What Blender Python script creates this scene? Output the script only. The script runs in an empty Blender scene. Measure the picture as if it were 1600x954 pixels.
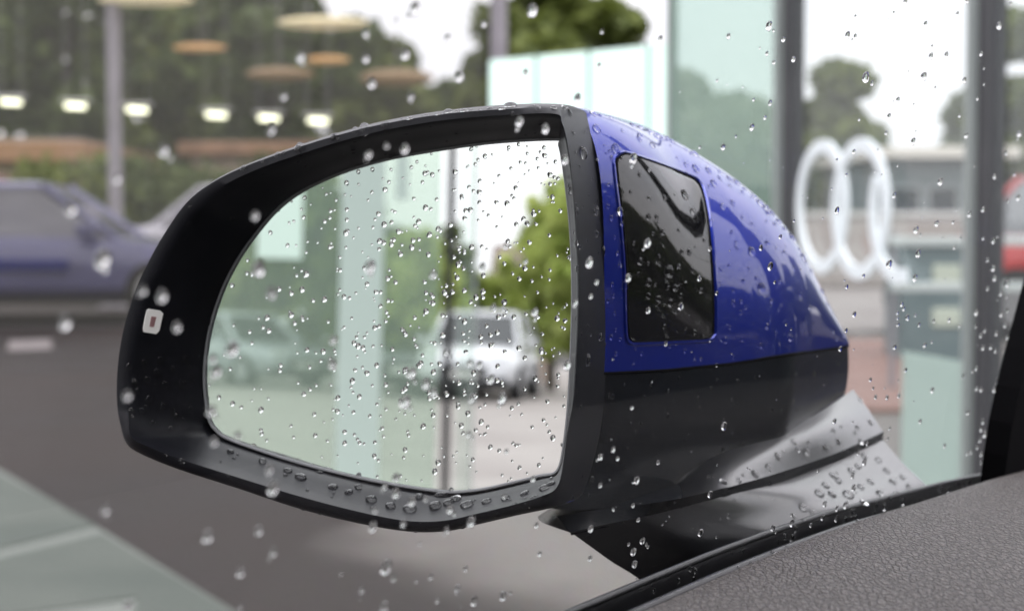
import bpy, bmesh, math, random
import numpy as np
from mathutils import Vector, Matrix, Euler
from mathutils.bvhtree import BVHTree

random.seed(7)
R = math.radians
S = bpy.context.scene
COL = S.collection

# ------------------------------------------------------------------ camera
F = 2586.0                       # focal length in pixels of the 1600 px wide photograph
CAM = Vector((0, 0, 1.05))
PITCH = R(2.92)
cam = bpy.data.cameras.new('camera')
camo = bpy.data.objects.new('camera', cam)
COL.objects.link(camo)
camo.location = CAM
camo.rotation_euler = (R(90) - PITCH, 0, 0)
cam.sensor_fit = 'HORIZONTAL'
cam.sensor_width = 36
cam.lens = 36 * F / 1600
cam.clip_start = 0.02
cam.clip_end = 3000
cam.dof.use_dof = True
cam.dof.focus_distance = 0.64
cam.dof.aperture_fstop = 11.5
cam.dof.aperture_blades = 0
S.camera = camo

# ------------------------------------------------------------------ sky, sun, exposure
W = bpy.data.worlds.new('World')
S.world = W
W.use_nodes = True
nt = W.node_tree
nt.nodes.clear()
def wn(t, **k):
    n = nt.nodes.new(t)
    for a, b in k.items(): setattr(n, a, b)
    return n
SUN_EL, SUN_AZ = R(55), R(150)
w_out = wn('ShaderNodeOutputWorld'); w_bg = wn('ShaderNodeBackground')
w_sky = wn('ShaderNodeTexSky', sky_type='NISHITA', sun_disc=False, sun_elevation=SUN_EL, sun_rotation=SUN_AZ)
w_tc = wn('ShaderNodeTexCoord'); w_sep = wn('ShaderNodeSeparateXYZ')
w_map = wn('ShaderNodeMapping'); w_map.inputs['Scale'].default_value = (1, 1, 2.6)
w_noise = wn('ShaderNodeTexNoise'); w_noise.inputs['Scale'].default_value = 2.6; w_noise.inputs['Detail'].default_value = 5
w_ramp = wn('ShaderNodeValToRGB')
w_ramp.color_ramp.elements[0].position = .3; w_ramp.color_ramp.elements[0].color = (.80, .79, .87, 1)
w_ramp.color_ramp.elements[1].position = .72; w_ramp.color_ramp.elements[1].color = (1.1, 1.04, 1.06, 1)
w_el = wn('ShaderNodeMapRange'); w_el.inputs['From Min'].default_value = 0; w_el.inputs['From Max'].default_value = 1
w_el.inputs['To Min'].default_value = 13.5; w_el.inputs['To Max'].default_value = 27.0    # overcast sky, brighter overhead
w_mul = wn('ShaderNodeVectorMath', operation='SCALE')
w_mix = wn('ShaderNodeMixRGB'); w_mix.inputs['Fac'].default_value = .93
L = nt.links.new
L(w_tc.outputs['Generated'], w_sep.inputs[0]); L(w_tc.outputs['Generated'], w_map.inputs[0])
L(w_map.outputs[0], w_noise.inputs['Vector']); L(w_noise.outputs['Fac'], w_ramp.inputs[0])
L(w_sep.outputs['Z'], w_el.inputs['Value'])
L(w_ramp.outputs[0], w_mul.inputs[0]); L(w_el.outputs[0], w_mul.inputs['Scale'])
L(w_sky.outputs[0], w_mix.inputs['Color1']); L(w_mul.outputs[0], w_mix.inputs['Color2'])
L(w_mix.outputs[0], w_bg.inputs['Color']); w_bg.inputs['Strength'].default_value = .1
L(w_bg.outputs[0], w_out.inputs['Surface'])

sun = bpy.data.lights.new('sun', 'SUN'); sun.energy = .6; sun.angle = R(25); sun.color = (1, .97, .92)
suno = bpy.data.objects.new('sun', sun); COL.objects.link(suno)
sd = Vector((math.sin(SUN_AZ) * math.cos(SUN_EL), math.cos(SUN_AZ) * math.cos(SUN_EL), math.sin(SUN_EL)))
suno.rotation_euler = sd.to_track_quat('Z', 'Y').to_euler(); suno.location = (0, 0, 20)

S.view_settings.view_transform = 'Standard'; S.view_settings.look = 'None'
S.view_settings.exposure = .22; S.view_settings.gamma = 1
S.render.engine = 'CYCLES'
S.cycles.use_denoising = True
try: S.cycles.denoiser = 'OPENIMAGEDENOISE'
except Exception: pass
S.cycles.max_bounces = 14; S.cycles.transmission_bounces = 10; S.cycles.glossy_bounces = 6; S.cycles.transparent_max_bounces = 24
S.cycles.sample_clamp_indirect = 6

# ------------------------------------------------------------------ helpers
def ray(px, py):
    x = (px - 800) / F; y = -(py - 477) / F
    c, s = math.cos(PITCH), math.sin(PITCH)
    return Vector((x, c + y * s, -s + y * c))
def U(px, py, Y):
    d = ray(px, py); return CAM + d * (Y / d.y)
def on_plane(px, py, p0, n):
    d = ray(px, py); return CAM + d * ((p0 - CAM).dot(n) / d.dot(n))
def ground(px, py):
    return on_plane(px, py, Vector((0, 0, 0)), Vector((0, 0, 1)))
def px_of(p):
    v = p - CAM; c, s = math.cos(PITCH), math.sin(PITCH)
    zf = v.y * c - v.z * s; zu = v.y * s + v.z * c
    return 800 + F * v.x / zf, 477 - F * zu / zf

MATS = {}
def mat(name, col=(.5, .5, .5), rough=.5, metal=0, coat=0, spec=.5, trans=0, ior=1.45, emit=None, es=0, coat_rough=.03):
    if name in MATS: return MATS[name]
    m = bpy.data.materials.new(name); m.use_nodes = True
    b = m.node_tree.nodes['Principled BSDF']
    b.inputs['Base Color'].default_value = (*col, 1); b.inputs['Roughness'].default_value = rough
    b.inputs['Metallic'].default_value = metal; b.inputs['Coat Weight'].default_value = coat
    b.inputs['Coat Roughness'].default_value = coat_rough
    b.inputs['Specular IOR Level'].default_value = spec; b.inputs['IOR'].default_value = ior
    b.inputs['Transmission Weight'].default_value = trans
    if emit:
        b.inputs['Emission Color'].default_value = (*emit, 1); b.inputs['Emission Strength'].default_value = es
    MATS[name] = m
    return m
def nodes_of(m):
    t = m.node_tree; return t, t.nodes['Principled BSDF'], t.nodes['Material Output']
def N(t, typ, ins=None, **k):
    n = t.nodes.new(typ)
    for a, b in k.items(): setattr(n, a, b)
    for a, b in (ins or {}).items(): n.inputs[a].default_value = b
    return n
def varied(m, c1, c2, scale, detail=4, lo=.35, hi=.65, bump=0, bscale=None, bdist=.01, coord='Object', stretch=None, rough=None):
    """colour varied by noise, optional bump"""
    t, b, o = nodes_of(m)
    tc = N(t, 'ShaderNodeTexCoord'); src = tc.outputs[coord]
    if stretch:
        mp = N(t, 'ShaderNodeMapping', {'Scale': stretch}); t.links.new(src, mp.inputs[0]); src = mp.outputs[0]
    n = N(t, 'ShaderNodeTexNoise', {'Scale': scale, 'Detail': detail}); t.links.new(src, n.inputs['Vector'])
    r = N(t, 'ShaderNodeValToRGB'); t.links.new(n.outputs['Fac'], r.inputs[0])
    r.color_ramp.elements[0].position = lo; r.color_ramp.elements[0].color = (*c1, 1)
    r.color_ramp.elements[1].position = hi; r.color_ramp.elements[1].color = (*c2, 1)
    t.links.new(r.outputs[0], b.inputs['Base Color'])
    if rough:
        mr = N(t, 'ShaderNodeMapRange', {'From Min': .35, 'From Max': .65, 'To Min': rough[0], 'To Max': rough[1]})
        t.links.new(n.outputs['Fac'], mr.inputs[0]); t.links.new(mr.outputs[0], b.inputs['Roughness'])
    if bump:
        n2 = N(t, 'ShaderNodeTexNoise', {'Scale': bscale or scale * 4, 'Detail': 3}); t.links.new(src, n2.inputs['Vector'])
        bp = N(t, 'ShaderNodeBump', {'Strength': bump, 'Distance': bdist}); t.links.new(n2.outputs['Fac'], bp.inputs['Height'])
        t.links.new(bp.outputs[0], b.inputs['Normal'])
    return m
def glass_pane_mat(name, tint, gloss=.5, veil=None, vf=0):
    """clear sheet glass: see-through tint plus a Fresnel mirror"""
    if name in MATS: return MATS[name]
    m = bpy.data.materials.new(name); m.use_nodes = True
    t = m.node_tree; t.nodes.clear()
    o = N(t, 'ShaderNodeOutputMaterial'); tr = N(t, 'ShaderNodeBsdfTransparent', {'Color': (*tint, 1)})
    gl = N(t, 'ShaderNodeBsdfGlossy', {'Roughness': .0}); fr = N(t, 'ShaderNodeFresnel', {'IOR': 1.45})
    mu = N(t, 'ShaderNodeMath', operation='MULTIPLY'); mu.inputs[1].default_value = gloss
    mx = N(t, 'ShaderNodeMixShader')
    t.links.new(fr.outputs[0], mu.inputs[0]); t.links.new(mu.outputs[0], mx.inputs[0])
    last = tr
    if veil:
        df = N(t, 'ShaderNodeBsdfTranslucent', {'Color': (*veil, 1)}); dd = N(t, 'ShaderNodeBsdfDiffuse', {'Color': (*veil, 1)})  # veil: diffuse layer that puts reflected haze into the pane
        m1 = N(t, 'ShaderNodeMixShader', {0: .5}); m2 = N(t, 'ShaderNodeMixShader', {0: vf})
        t.links.new(df.outputs[0], m1.inputs[1]); t.links.new(dd.outputs[0], m1.inputs[2])
        t.links.new(tr.outputs[0], m2.inputs[1]); t.links.new(m1.outputs[0], m2.inputs[2]); last = m2
    t.links.new(last.outputs[0], mx.inputs[1]); t.links.new(gl.outputs[0], mx.inputs[2]); t.links.new(mx.outputs[0], o.inputs[0])
    MATS[name] = m
    return m

class MB:
    """collects world-space verts and faces; build() links ONE mesh object"""
    def __init__(s): s.v = []; s.f = []
    def add(s, vs, fs):
        k = len(s.v); s.v += [Vector(p) for p in vs]; s.f += [tuple(i + k for i in f) for f in fs]; return s
    def box(s, lo, hi, M=None):
        x0, y0, z0 = lo; x1, y1, z1 = hi
        vs = [Vector(p) for p in ((x0,y0,z0),(x1,y0,z0),(x1,y1,z0),(x0,y1,z0),(x0,y0,z1),(x1,y0,z1),(x1,y1,z1),(x0,y1,z1))]
        if M: vs = [M @ p for p in vs]
        return s.add(vs, [(0,3,2,1),(4,5,6,7),(0,1,5,4),(1,2,6,5),(2,3,7,6),(3,0,4,7)])
    def bevel_box(s, lo, hi, b, M=None):
        bm = bmesh.new(); bmesh.ops.create_cube(bm, size=1)
        c = [(lo[i] + hi[i]) / 2 for i in range(3)]; d = [hi[i] - lo[i] for i in range(3)]
        for v in bm.verts: v.co = Vector((c[0] + v.co.x * d[0], c[1] + v.co.y * d[1], c[2] + v.co.z * d[2]))
        bmesh.ops.bevel(bm, geom=bm.edges[:], offset=b, segments=2, affect='EDGES', profile=.5)
        return s.from_bm(bm, M)
    def from_bm(s, bm, M=None):
        bm.verts.ensure_lookup_table(); bm.verts.index_update()
        vs = [(M @ v.co) if M else v.co.copy() for v in bm.verts]
        s.add(vs, [tuple(v.index for v in f.verts) for f in bm.faces]); bm.free(); return s
    def tube(s, pts, r, n=8, closed=False, caps=True):
        pts = [Vector(p) for p in pts]; m = len(pts); vs = []; fs = []
        rs = r if isinstance(r, (list, tuple)) else [r] * m
        ref = None
        for i, p in enumerate(pts):
            a = pts[i - 1] if (i > 0 or closed) else p; b = pts[(i + 1) % m] if (i < m - 1 or closed) else p
            t = (b - a).normalized()
            if ref is None: ref = t.orthogonal().normalized()
            ref = (ref - t * ref.dot(t)).normalized(); q = t.cross(ref)
            vs += [p + (ref * math.cos(2 * math.pi * k / n) + q * math.sin(2 * math.pi * k / n)) * rs[i] for k in range(n)]
        for i in range(m if closed else m - 1):
            j = (i + 1) % m
            fs += [(i*n+k, i*n+(k+1)%n, j*n+(k+1)%n, j*n+k) for k in range(n)]
        if caps and not closed: fs += [tuple(range(n))[::-1], tuple((m-1)*n + k for k in range(n))]
        return s.add(vs, fs)
    def loft(s, loops, closed=True, cap0=False, cap1=False):
        n = len(loops[0]); vs = [p for l in loops for p in l]; fs = []
        for i in range(len(loops) - 1):
            for k in range(n if closed else n - 1):
                a, b = i*n+k, i*n+(k+1)%n; fs.append((a, b, b+n, a+n))
        if cap0: fs.append(tuple(range(n))[::-1])
        if cap1: fs.append(tuple((len(loops)-1)*n + k for k in range(n)))
        return s.add(vs, fs)
    def build(s, name, m, parent=None, smooth=False, origin=None, angle=40):
        off = Vector((0, 0, 0))
        if parent is not None:
            q = parent
            while q is not None: off += q.location; q = q.parent
        elif origin is not None: off = Vector(origin)
        me = bpy.data.meshes.new(name)
        me.from_pydata([tuple(p - off) for p in s.v], [], s.f); me.validate(); me.update()
        bm = bmesh.new(); bm.from_mesh(me)
        if len(bm.faces) < 60000: bmesh.ops.recalc_face_normals(bm, faces=bm.faces[:])
        if smooth:
            for f in bm.faces: f.smooth = True
            for e in bm.edges:
                if len(e.link_faces) == 2 and e.calc_face_angle(0) > R(angle): e.smooth = False
        bm.to_mesh(me); bm.free()
        me.materials.append(m)
        o = bpy.data.objects.new(name, me); COL.objects.link(o)
        if parent is not None: o.parent = parent
        elif origin is not None: o.location = origin
        return o

def tag(o, label=None, cat=None, group=None, kind=None):
    if label: o['label'] = label
    if cat: o['category'] = cat
    if group: o['group'] = group
    if kind: o['kind'] = kind
    return o
def thing(name, loc, label, cat, group=None, rotz=0):
    o = bpy.data.objects.new(name, None); COL.objects.link(o); o.location = loc; o.rotation_euler.z = rotz
    o.empty_display_size = .05
    return tag(o, label, cat, group)
def catmull(pts, n, closed=True):
    pts = [np.array(p, float) for p in pts]; m = len(pts); out = []
    segs = m if closed else m - 1
    for i in range(segs):
        if closed: p0, p1, p2, p3 = pts[i-1], pts[i], pts[(i+1)%m], pts[(i+2)%m]
        else: p0, p1, p2, p3 = pts[max(i-1,0)], pts[i], pts[i+1], pts[min(i+2,m-1)]
        for k in range(n):
            t = k / n
            out.append(.5*((2*p1)+(-p0+p2)*t+(2*p0-5*p1+4*p2-p3)*t*t+(-p0+3*p1-3*p2+p3)*t**3))
    if not closed: out.append(pts[-1])
    return out
def lerp(a, b, t): return a + (b - a) * t
def interp(x, xs, ys): return float(np.interp(x, xs, ys))

# ------------------------------------------------------------------ reference planes
FW = R(33.8)                                     # heading of the car the photographer sits in
FWD = Vector((math.sin(FW), math.cos(FW), 0)); OUT = Vector((-math.cos(FW), math.sin(FW), 0)); UP = Vector((0, 0, 1))
TILT = R(9)
WN = (OUT * math.cos(TILT) + UP * math.sin(TILT)).normalized()      # window normal, top leans inboard
WUP = (UP * math.cos(TILT) - OUT * math.sin(TILT)).normalized()
WP = CAM + OUT * .262 - UP * .0
def win(px, py, off=0): return on_plane(px, py, WP + WN * off, WN)
MAZ, MEL = R(197.4), R(2.2)
MN = Vector((math.sin(MAZ)*math.cos(MEL), math.cos(MAZ)*math.cos(MEL), math.sin(MEL)))   # mirror glass normal
MC = U(600, 490, .705)
def mp(px, py, h=0): return on_plane(px, py, MC + MN * h, MN)
def mref(px, py):
    """ray as reflected by the mirror glass"""
    p = mp(px, py); d = (p - CAM).normalized(); r = d - MN * (2 * d.dot(MN)); return p, r
def mdist(px, dist, py=529):
    """ground point seen in the mirror in the direction of column px, dist metres behind the glass"""
    p, r = mref(px, py); r = Vector((r.x, r.y, 0)).normalized(); q = p + r * dist; return Vector((q.x, q.y, 0))

# ------------------------------------------------------------------ ground
def ground_mat():
    m = mat('wet_asphalt', (.05, .048, .05), .35, spec=.12)
    t, b, o = nodes_of(m)
    tc = N(t, 'ShaderNodeTexCoord')
    n1 = N(t, 'ShaderNodeTexNoise', {'Scale': .35, 'Detail': 6}); n2 = N(t, 'ShaderNodeTexNoise', {'Scale': 60, 'Detail': 4})
    t.links.new(tc.outputs['Object'], n1.inputs[0]); t.links.new(tc.outputs['Object'], n2.inputs[0])
    r = N(t, 'ShaderNodeValToRGB'); t.links.new(n1.outputs['Fac'], r.inputs[0])
    r.color_ramp.elements[0].position = .35; r.color_ramp.elements[0].color = (.017, .0135, .0125, 1)
    r.color_ramp.elements[1].position = .7; r.color_ramp.elements[1].color = (.040, .032, .029, 1)
    mx = N(t, 'ShaderNodeMixRGB', {'Fac': .35}, blend_type='OVERLAY')
    t.links.new(r.outputs[0], mx.inputs[1]); t.links.new(n2.outputs['Color'], mx.inputs[2]); t.links.new(mx.outputs[0], b.inputs['Base Color'])
    mr = N(t, 'ShaderNodeMapRange', {'From Min': .35, 'From Max': .65, 'To Min': .5, 'To Max': .7}); t.links.new(n1.outputs['Fac'], mr.inputs[0])
    t.links.new(mr.outputs[0], b.inputs['Roughness'])
    bp = N(t, 'ShaderNodeBump', {'Strength': .5, 'Distance': .006}); t.links.new(n2.outputs['Fac'], bp.inputs['Height']); t.links.new(bp.outputs[0], b.inputs['Normal'])
    return m
tag(MB().add([(-900,-900,0),(900,-900,0),(900,900,0),(-900,900,0)], [(0,1,2,3)]).build('ground', ground_mat()), kind='structure')

def sheet(name, pts, m, z=.004):
    return tag(MB().add([Vector((p[0], p[1], z)) for p in pts], [tuple(range(len(pts)))]).build(name, m), kind='structure')
m_pale = varied(mat('pale_concrete', rough=.6, spec=.15), (.24, .215, .205), (.31, .285, .27), .8, bump=.3, bscale=40)
m_pave = varied(mat('paving_stone', rough=.6, spec=.12), (.075, .088, .077), (.10, .112, .098), 1.5, bump=.3, bscale=50)
m_brickpave = varied(mat('red_block', rough=.6), (.20, .105, .085), (.29, .16, .13), 3)
m_mark = varied(mat('road_paint', rough=.6), (.13, .11, .11), (.18, .16, .155), 6)
def sky_fade_mat():
    """pale concrete with a reflected-sky fade painted in, its edge wandering with noise"""
    m = mat('sky_fade_concrete', rough=.6, spec=.12); t, b, o = nodes_of(m)
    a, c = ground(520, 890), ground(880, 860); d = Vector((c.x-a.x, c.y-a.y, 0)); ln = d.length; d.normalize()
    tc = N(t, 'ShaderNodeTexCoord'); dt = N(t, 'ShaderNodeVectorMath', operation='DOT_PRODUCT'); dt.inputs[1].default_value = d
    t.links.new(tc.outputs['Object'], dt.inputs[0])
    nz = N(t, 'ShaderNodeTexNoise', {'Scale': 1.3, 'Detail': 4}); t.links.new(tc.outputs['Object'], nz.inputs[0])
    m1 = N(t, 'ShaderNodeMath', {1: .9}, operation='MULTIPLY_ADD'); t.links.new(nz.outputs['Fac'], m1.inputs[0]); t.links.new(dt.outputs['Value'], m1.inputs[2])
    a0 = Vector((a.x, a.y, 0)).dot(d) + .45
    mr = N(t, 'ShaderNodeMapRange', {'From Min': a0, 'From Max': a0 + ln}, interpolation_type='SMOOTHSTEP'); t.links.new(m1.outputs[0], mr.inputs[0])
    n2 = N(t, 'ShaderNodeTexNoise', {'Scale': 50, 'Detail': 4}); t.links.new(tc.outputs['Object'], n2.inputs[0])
    mx = N(t, 'ShaderNodeMixRGB', {'Color1': (.028, .023, .021, 1), 'Color2': (.16, .146, .136, 1)}); t.links.new(mr.outputs[0], mx.inputs[0])  # dark-to-pale fade puts the reflected sky into the ground colour
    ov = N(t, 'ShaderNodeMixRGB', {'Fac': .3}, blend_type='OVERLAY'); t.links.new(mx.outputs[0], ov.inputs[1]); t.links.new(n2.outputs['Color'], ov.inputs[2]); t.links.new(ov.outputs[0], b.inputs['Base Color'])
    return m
# pale forecourt under and right of the mirror, and behind (seen in the mirror)
g = ground
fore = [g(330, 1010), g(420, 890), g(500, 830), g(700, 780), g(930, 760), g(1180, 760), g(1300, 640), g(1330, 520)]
sheet('forecourt', [(p.x, p.y) for p in fore] + [(9, 12), (9, -2), (.7, -.5), (-1.0, 1.4)], sky_fade_mat())
q = [mdist(250, 5), mdist(250, 70), mdist(960, 70), mdist(960, 1.5)]
sheet('rear_forecourt', [(p.x, p.y) for p in q], m_pale)
# far beige lane beyond the showroom
sheet('lane', [(g(1000, 452).x, g(1000, 452).y), (g(1700, 448).x, g(1700, 448).y), (g(1700, 512).x, g(1700, 512).y), (g(1250, 520).x, g(1250, 520).y), (g(1000, 520).x, g(1000, 520).y)], m_pale, .008)
# red block paving: bed plus single blocks
bed_pts = [g(1300, 536), g(1440, 536), g(1440, 648), g(1290, 648)]
bed = sheet('block_paving', [(p.x, p.y) for p in bed_pts], mat('joint_sand', (.16, .12, .10), .8), .010)
bx0, bx1 = min(p.x for p in bed_pts), max(p.x for p in bed_pts); by0, by1 = min(p.y for p in bed_pts), max(p.y for p in bed_pts)
base = None; rows = 14; cols = 10
def inside(poly, x, y):
    c = False; n = len(poly)
    for i in range(n):
        a, b = poly[i], poly[i-1]
        if (a.y > y) != (b.y > y) and x < (b.x-a.x)*(y-a.y)/(b.y-a.y)+a.x: c = not c
    return c
bw, bh = .30, .15
y = by0 + .1; r_ = 0; nb = 0
while y < by1:
    x = bx0 + (.15 if r_ % 2 else 0)
    while x < bx1:
        if inside(bed_pts, x, y) and nb < 290:
            if base is None:
                base = MB().bevel_box((-bw/2+.006, -bh/2+.006, 0), (bw/2-.006, bh/2-.006, .03), .005).build('paving_block', m_brickpave, bed); o = base
            else:
                o = base.copy(); COL.objects.link(o); o.parent = bed
            o.location = (x, y, random.uniform(.008, .012)); nb += 1
        x += bw
    y += bh * 2.0 if by1 - by0 > 8 else bh; r_ += 1
# paving wedge at lower left with slabs
wedge = [g(-260, 600), g(0, 737), g(170, 838), g(360, 956), g(420, 1000), g(-260, 1000)]
wp = sheet('pavement', [(p.x, p.y) for p in wedge], mat('slab_joint', (.16, .175, .158), .6, spec=.12), .010)
m_slab = m_pave
def poly_slab(pts):
    lo = [Vector((p.x, p.y, .010)) for p in pts]; hi = [Vector((p.x, p.y, .0145)) for p in pts]; n = len(pts)
    return MB().add(lo + hi, [tuple(range(n, 2*n))] + [(i, (i+1) % n, n+(i+1) % n, n+i) for i in range(n)])
poly_slab([g(-260, 612), g(-4, 742), g(150, 826), g(-4, 864), g(-260, 930)]).build('slab', m_slab, wp)
poly_slab([g(158, 838), g(352, 956), g(410, 998), g(205, 998), g(215, 940), g(200, 880), g(60, 900), g(-4, 882)][:5] + [g(-200, 998), g(-200, 936), g(-4, 878)]).build('slab', m_slab, wp)
sheet('road_mark', [(g(14, 533).x, g(14, 533).y), (g(80, 531).x, g(80, 531).y), (g(82, 546).x, g(82, 546).y), (g(12, 549).x, g(12, 549).y)], m_mark, .006)

# ------------------------------------------------------------------ camera car: door with window, seals, leather, pillar
m_rubber = varied(mat('black_rubber', rough=.32, spec=.5), (.012, .012, .014), (.02, .02, .022), 300, bump=.1, bscale=900, bdist=.0004)
m_dark = mat('pillar_trim_black', (.004, .004, .005), .75, spec=.12)
def leather_mat():
    m = mat('grained_leather', (.08, .075, .073), .5)
    t, b, o = nodes_of(m)
    tc = N(t, 'ShaderNodeTexCoord')
    mpn = N(t, 'ShaderNodeMapping', {'Scale': (1, .40, 1)}); t.links.new(tc.outputs['Object'], mpn.inputs[0])
    nz = N(t, 'ShaderNodeTexNoise', {'Scale': 260, 'Detail': 3}); t.links.new(mpn.outputs[0], nz.inputs[0])
    ad = N(t, 'ShaderNodeMixRGB', {'Fac': .0011}, blend_type='ADD'); t.links.new(mpn.outputs[0], ad.inputs[1]); t.links.new(nz.outputs['Color'], ad.inputs[2])
    vo = N(t, 'ShaderNodeTexVoronoi', {'Scale': 420}, feature='DISTANCE_TO_EDGE'); t.links.new(ad.outputs[0], vo.inputs['Vector'])
    vo2 = N(t, 'ShaderNodeTexVoronoi', {'Scale': 780}, feature='DISTANCE_TO_EDGE'); t.links.new(ad.outputs[0], vo2.inputs['Vector'])
    r = N(t, 'ShaderNodeValToRGB'); t.links.new(vo.outputs['Distance'], r.inputs[0]); r.color_ramp.elements[1].position = .2
    r2 = N(t, 'ShaderNodeValToRGB'); t.links.new(vo2.outputs['Distance'], r2.inputs[0]); r2.color_ramp.elements[1].position = .25
    mx = N(t, 'ShaderNodeMixRGB', {'Fac': .4}); t.links.new(r.outputs[0], mx.inputs[1]); t.links.new(r2.outputs[0], mx.inputs[2])
    bp = N(t, 'ShaderNodeBump', {'Strength': 1.0, 'Distance': .0012}); t.links.new(mx.outputs[0], bp.inputs['Height']); t.links.new(bp.outputs[0], b.inputs['Normal'])
    cr = N(t, 'ShaderNodeMixRGB', {'Color1': (.034, .030, .028, 1), 'Color2': (.142, .128, .119, 1)}); t.links.new(mx.outputs[0], cr.inputs[0])
    t.links.new(cr.outputs[0], b.inputs['Base Color'])
    return m
m_leather = leather_mat()
m_win = glass_pane_mat('car_window_glass', (.985, .99, .985), .05)
SILL = [win(1000, 916), win(1100, 872), win(1200, 836), win(1300, 801), win(1440, 764), win(1525, 742)]
s0 = win(1200, 838)
door = thing('car', (s0.x, s0.y, 0), 'car we look out of, with rain-spotted side window and grained leather door top', 'car')
def wpt(u, v, off=0):   # u metres forward along sill from s0, v metres up the window, off outwards
    return s0 + FWD * u + WUP * v + WN * off
# line of the sill in window coordinates
sill_uv = []
for px, py in ((880, 968), (960, 935), (1040, 901), (1120, 868), (1200, 838), (1300, 804), (1400, 778), (1480, 757), (1540, 744), (1620, 730)):
    p = win(px, py) - s0; sill_uv.append((p.dot(FWD), p.dot(WUP)))
u0, v0 = sill_uv[0]; u1, v1 = sill_uv[-1]
SU = [a for a, b in sill_uv]; SV = [b for a, b in sill_uv]
def sv(u):
    if u < u0: return v0 + (u-u0)*(SV[1]-SV[0])/(SU[1]-SU[0])
    if u > u1: return v1 + (u-u1)*(SV[-1]-SV[-2])/(SU[-1]-SU[-2])
    return interp(u, SU, SV)
ul, ur = -.55, .62
MB().add([wpt(u, v, o) for o in (0, -.004) for u, v in ((ul, -.15), (ur, -.15), (ur, .45), (ul, .45))],
         [(0,1,2,3),(7,6,5,4),(0,4,5,1),(1,5,6,2),(2,6,7,3),(3,7,4,0)]).build('window_glass', m_win, door)
us = [lerp(ul, .55, i/60) for i in range(61)]
MB().tube([wpt(u, sv(u)-.0004, .0030) for u in us], .0015, 10).build('outer_seal', m_rubber, door, True)
MB().loft([[wpt(u, sv(u)+a, o) for a, o in ((-.0005, .0018), (-.004, .0008), (-.012, .0006), (-.012, .004), (-.002, .0042))] for u in us]).build('outer_lip', m_rubber, door, True)
MB().tube([wpt(u, sv(u)-.0042, -.0068) for u in us], .0022, 10).build('inner_seal', m_rubber, door, True)
# a flat lip of the inner seal
MB().loft([[wpt(u, sv(u)+dv, of) for (dv, of) in ((-.0066,-.006),(-.007,-.0095),(-.014,-.011),(-.02,-.008))] for u in us]).build('seal_lip', m_rubber, door, True)
# leather shelf
prof = [(.009,-.030),(.0105,-.012),(.0125,-.0050),(.018,-.0010),(.030,.0012),(.060,.0020),(.095,.0012),(.125,-.004),(.15,-.016),(.165,-.04),(.17,-.12)]
def shelf(u, inb, dz):
    p = wpt(u, sv(u), -.004); bend = .012*max(0, u-.1)/.3
    return p - OUT*inb + UP*(dz + .0085 + bend*min(1, inb/.05))
MB().loft([[shelf(u, a, b-.004) for a, b in prof] for u in us], closed=False).build('leather_top', m_leather, door, True, angle=60)
# door skin outside, below the window
m_paint = mat('blue_car_paint', (.0006, .019, .34), .38, metal=.68, coat=1, spec=.4)
m_paint.node_tree.nodes['Principled BSDF'].inputs['Coat IOR'].default_value = 1.62
m_paint.node_tree.nodes['Principled BSDF'].inputs['Coat Roughness'].default_value = .02
MB().loft([[wpt(u, sv(u)-.004, .006), wpt(u, sv(u)-.02, .03), wpt(u, sv(u)-.10, .05), wpt(u, sv(u)-.3, .06), wpt(u, sv(u)-.33, .0)] for u in us], closed=False).build('door_skin', m_rubber, door, True)
# black pillar trim at the front of the window
pl = [(1840, -460), (1760, -165), (1680, 130), (1640, 284), (1603, 424), (1588, 480), (1572, 540), (1557, 600), (1545, 655), (1537, 705), (1531, 752), (1527, 790)]
pf = [win(a, b, -.006) for a, b in pl]
MB().loft([pf, [p - WN*.012 + FWD*.002 for p in pf], [p - WN*.02 + FWD*.05 for p in pf], [p + FWD*.06 for p in pf]], closed=False).build('pillar_trim', m_dark, door, False)

# the rest of the cabin round the camera: roof lining, far side, rear, dashboard
m_lining = varied(mat('dark_headlining', rough=.9, spec=.1), (.014, .014, .015), (.02, .02, .021), 60)
cb = door
def cpt(u, inb, z): return Vector((s0.x, s0.y, 0)) + FWD*u - OUT*inb + UP*z
def cbox(u0_, u1_, i0, i1, z0, z1):
    vs = [cpt(u, i, z) for z in (z0, z1) for u, i in ((u0_, i0), (u1_, i0), (u1_, i1), (u0_, i1))]
    return MB().add(vs, [(0,3,2,1),(4,5,6,7),(0,1,5,4),(1,2,6,5),(2,3,7,6),(3,0,4,7)])
cbox(-2.4, -.12, .06, 1.4, 1.46, 1.52).build('roof', m_lining, cb)
cbox(-2.4, 1.0, 1.42, 1.5, .3, 1.46).build('far_door', m_lining, cb)
cbox(-2.45, -2.4, .03, 1.5, .3, 1.5).build('rear_wall', m_lining, cb)
cbox(-2.4, 1.2, .05, 1.45, .28, .34).build('floor_pan', m_lining, cb)
cbox(-2.4, -.56, .0, .05, .3, 1.46).build('centre_post', m_lining, cb)
MB().loft([[cpt(u, i, z) for u, z in ((.42, .4), (.30, .70), (.32, .86), (.45, .93), (.95, .95), (1.0, .4))] for i in (.05, .5, .95, 1.42)], cap0=True, cap1=True).build('dashboard', m_lining, cb, True)
MB().loft([[cpt(u, i, z) for u, z in ((1.0, .95), (1.6, .92), (2.3, .84), (2.5, .6), (2.45, .3))] for i in (-.02, .4, .75, 1.1, 1.5)], closed=False).build('bonnet', m_paint, cb, True)
MB().tube([cpt(-.14, 1.40, 1.47), cpt(.3, 1.43, 1.26), cpt(.85, 1.48, .94)], .035, 10).build('front_pillar', m_lining, cb, True)

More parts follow.
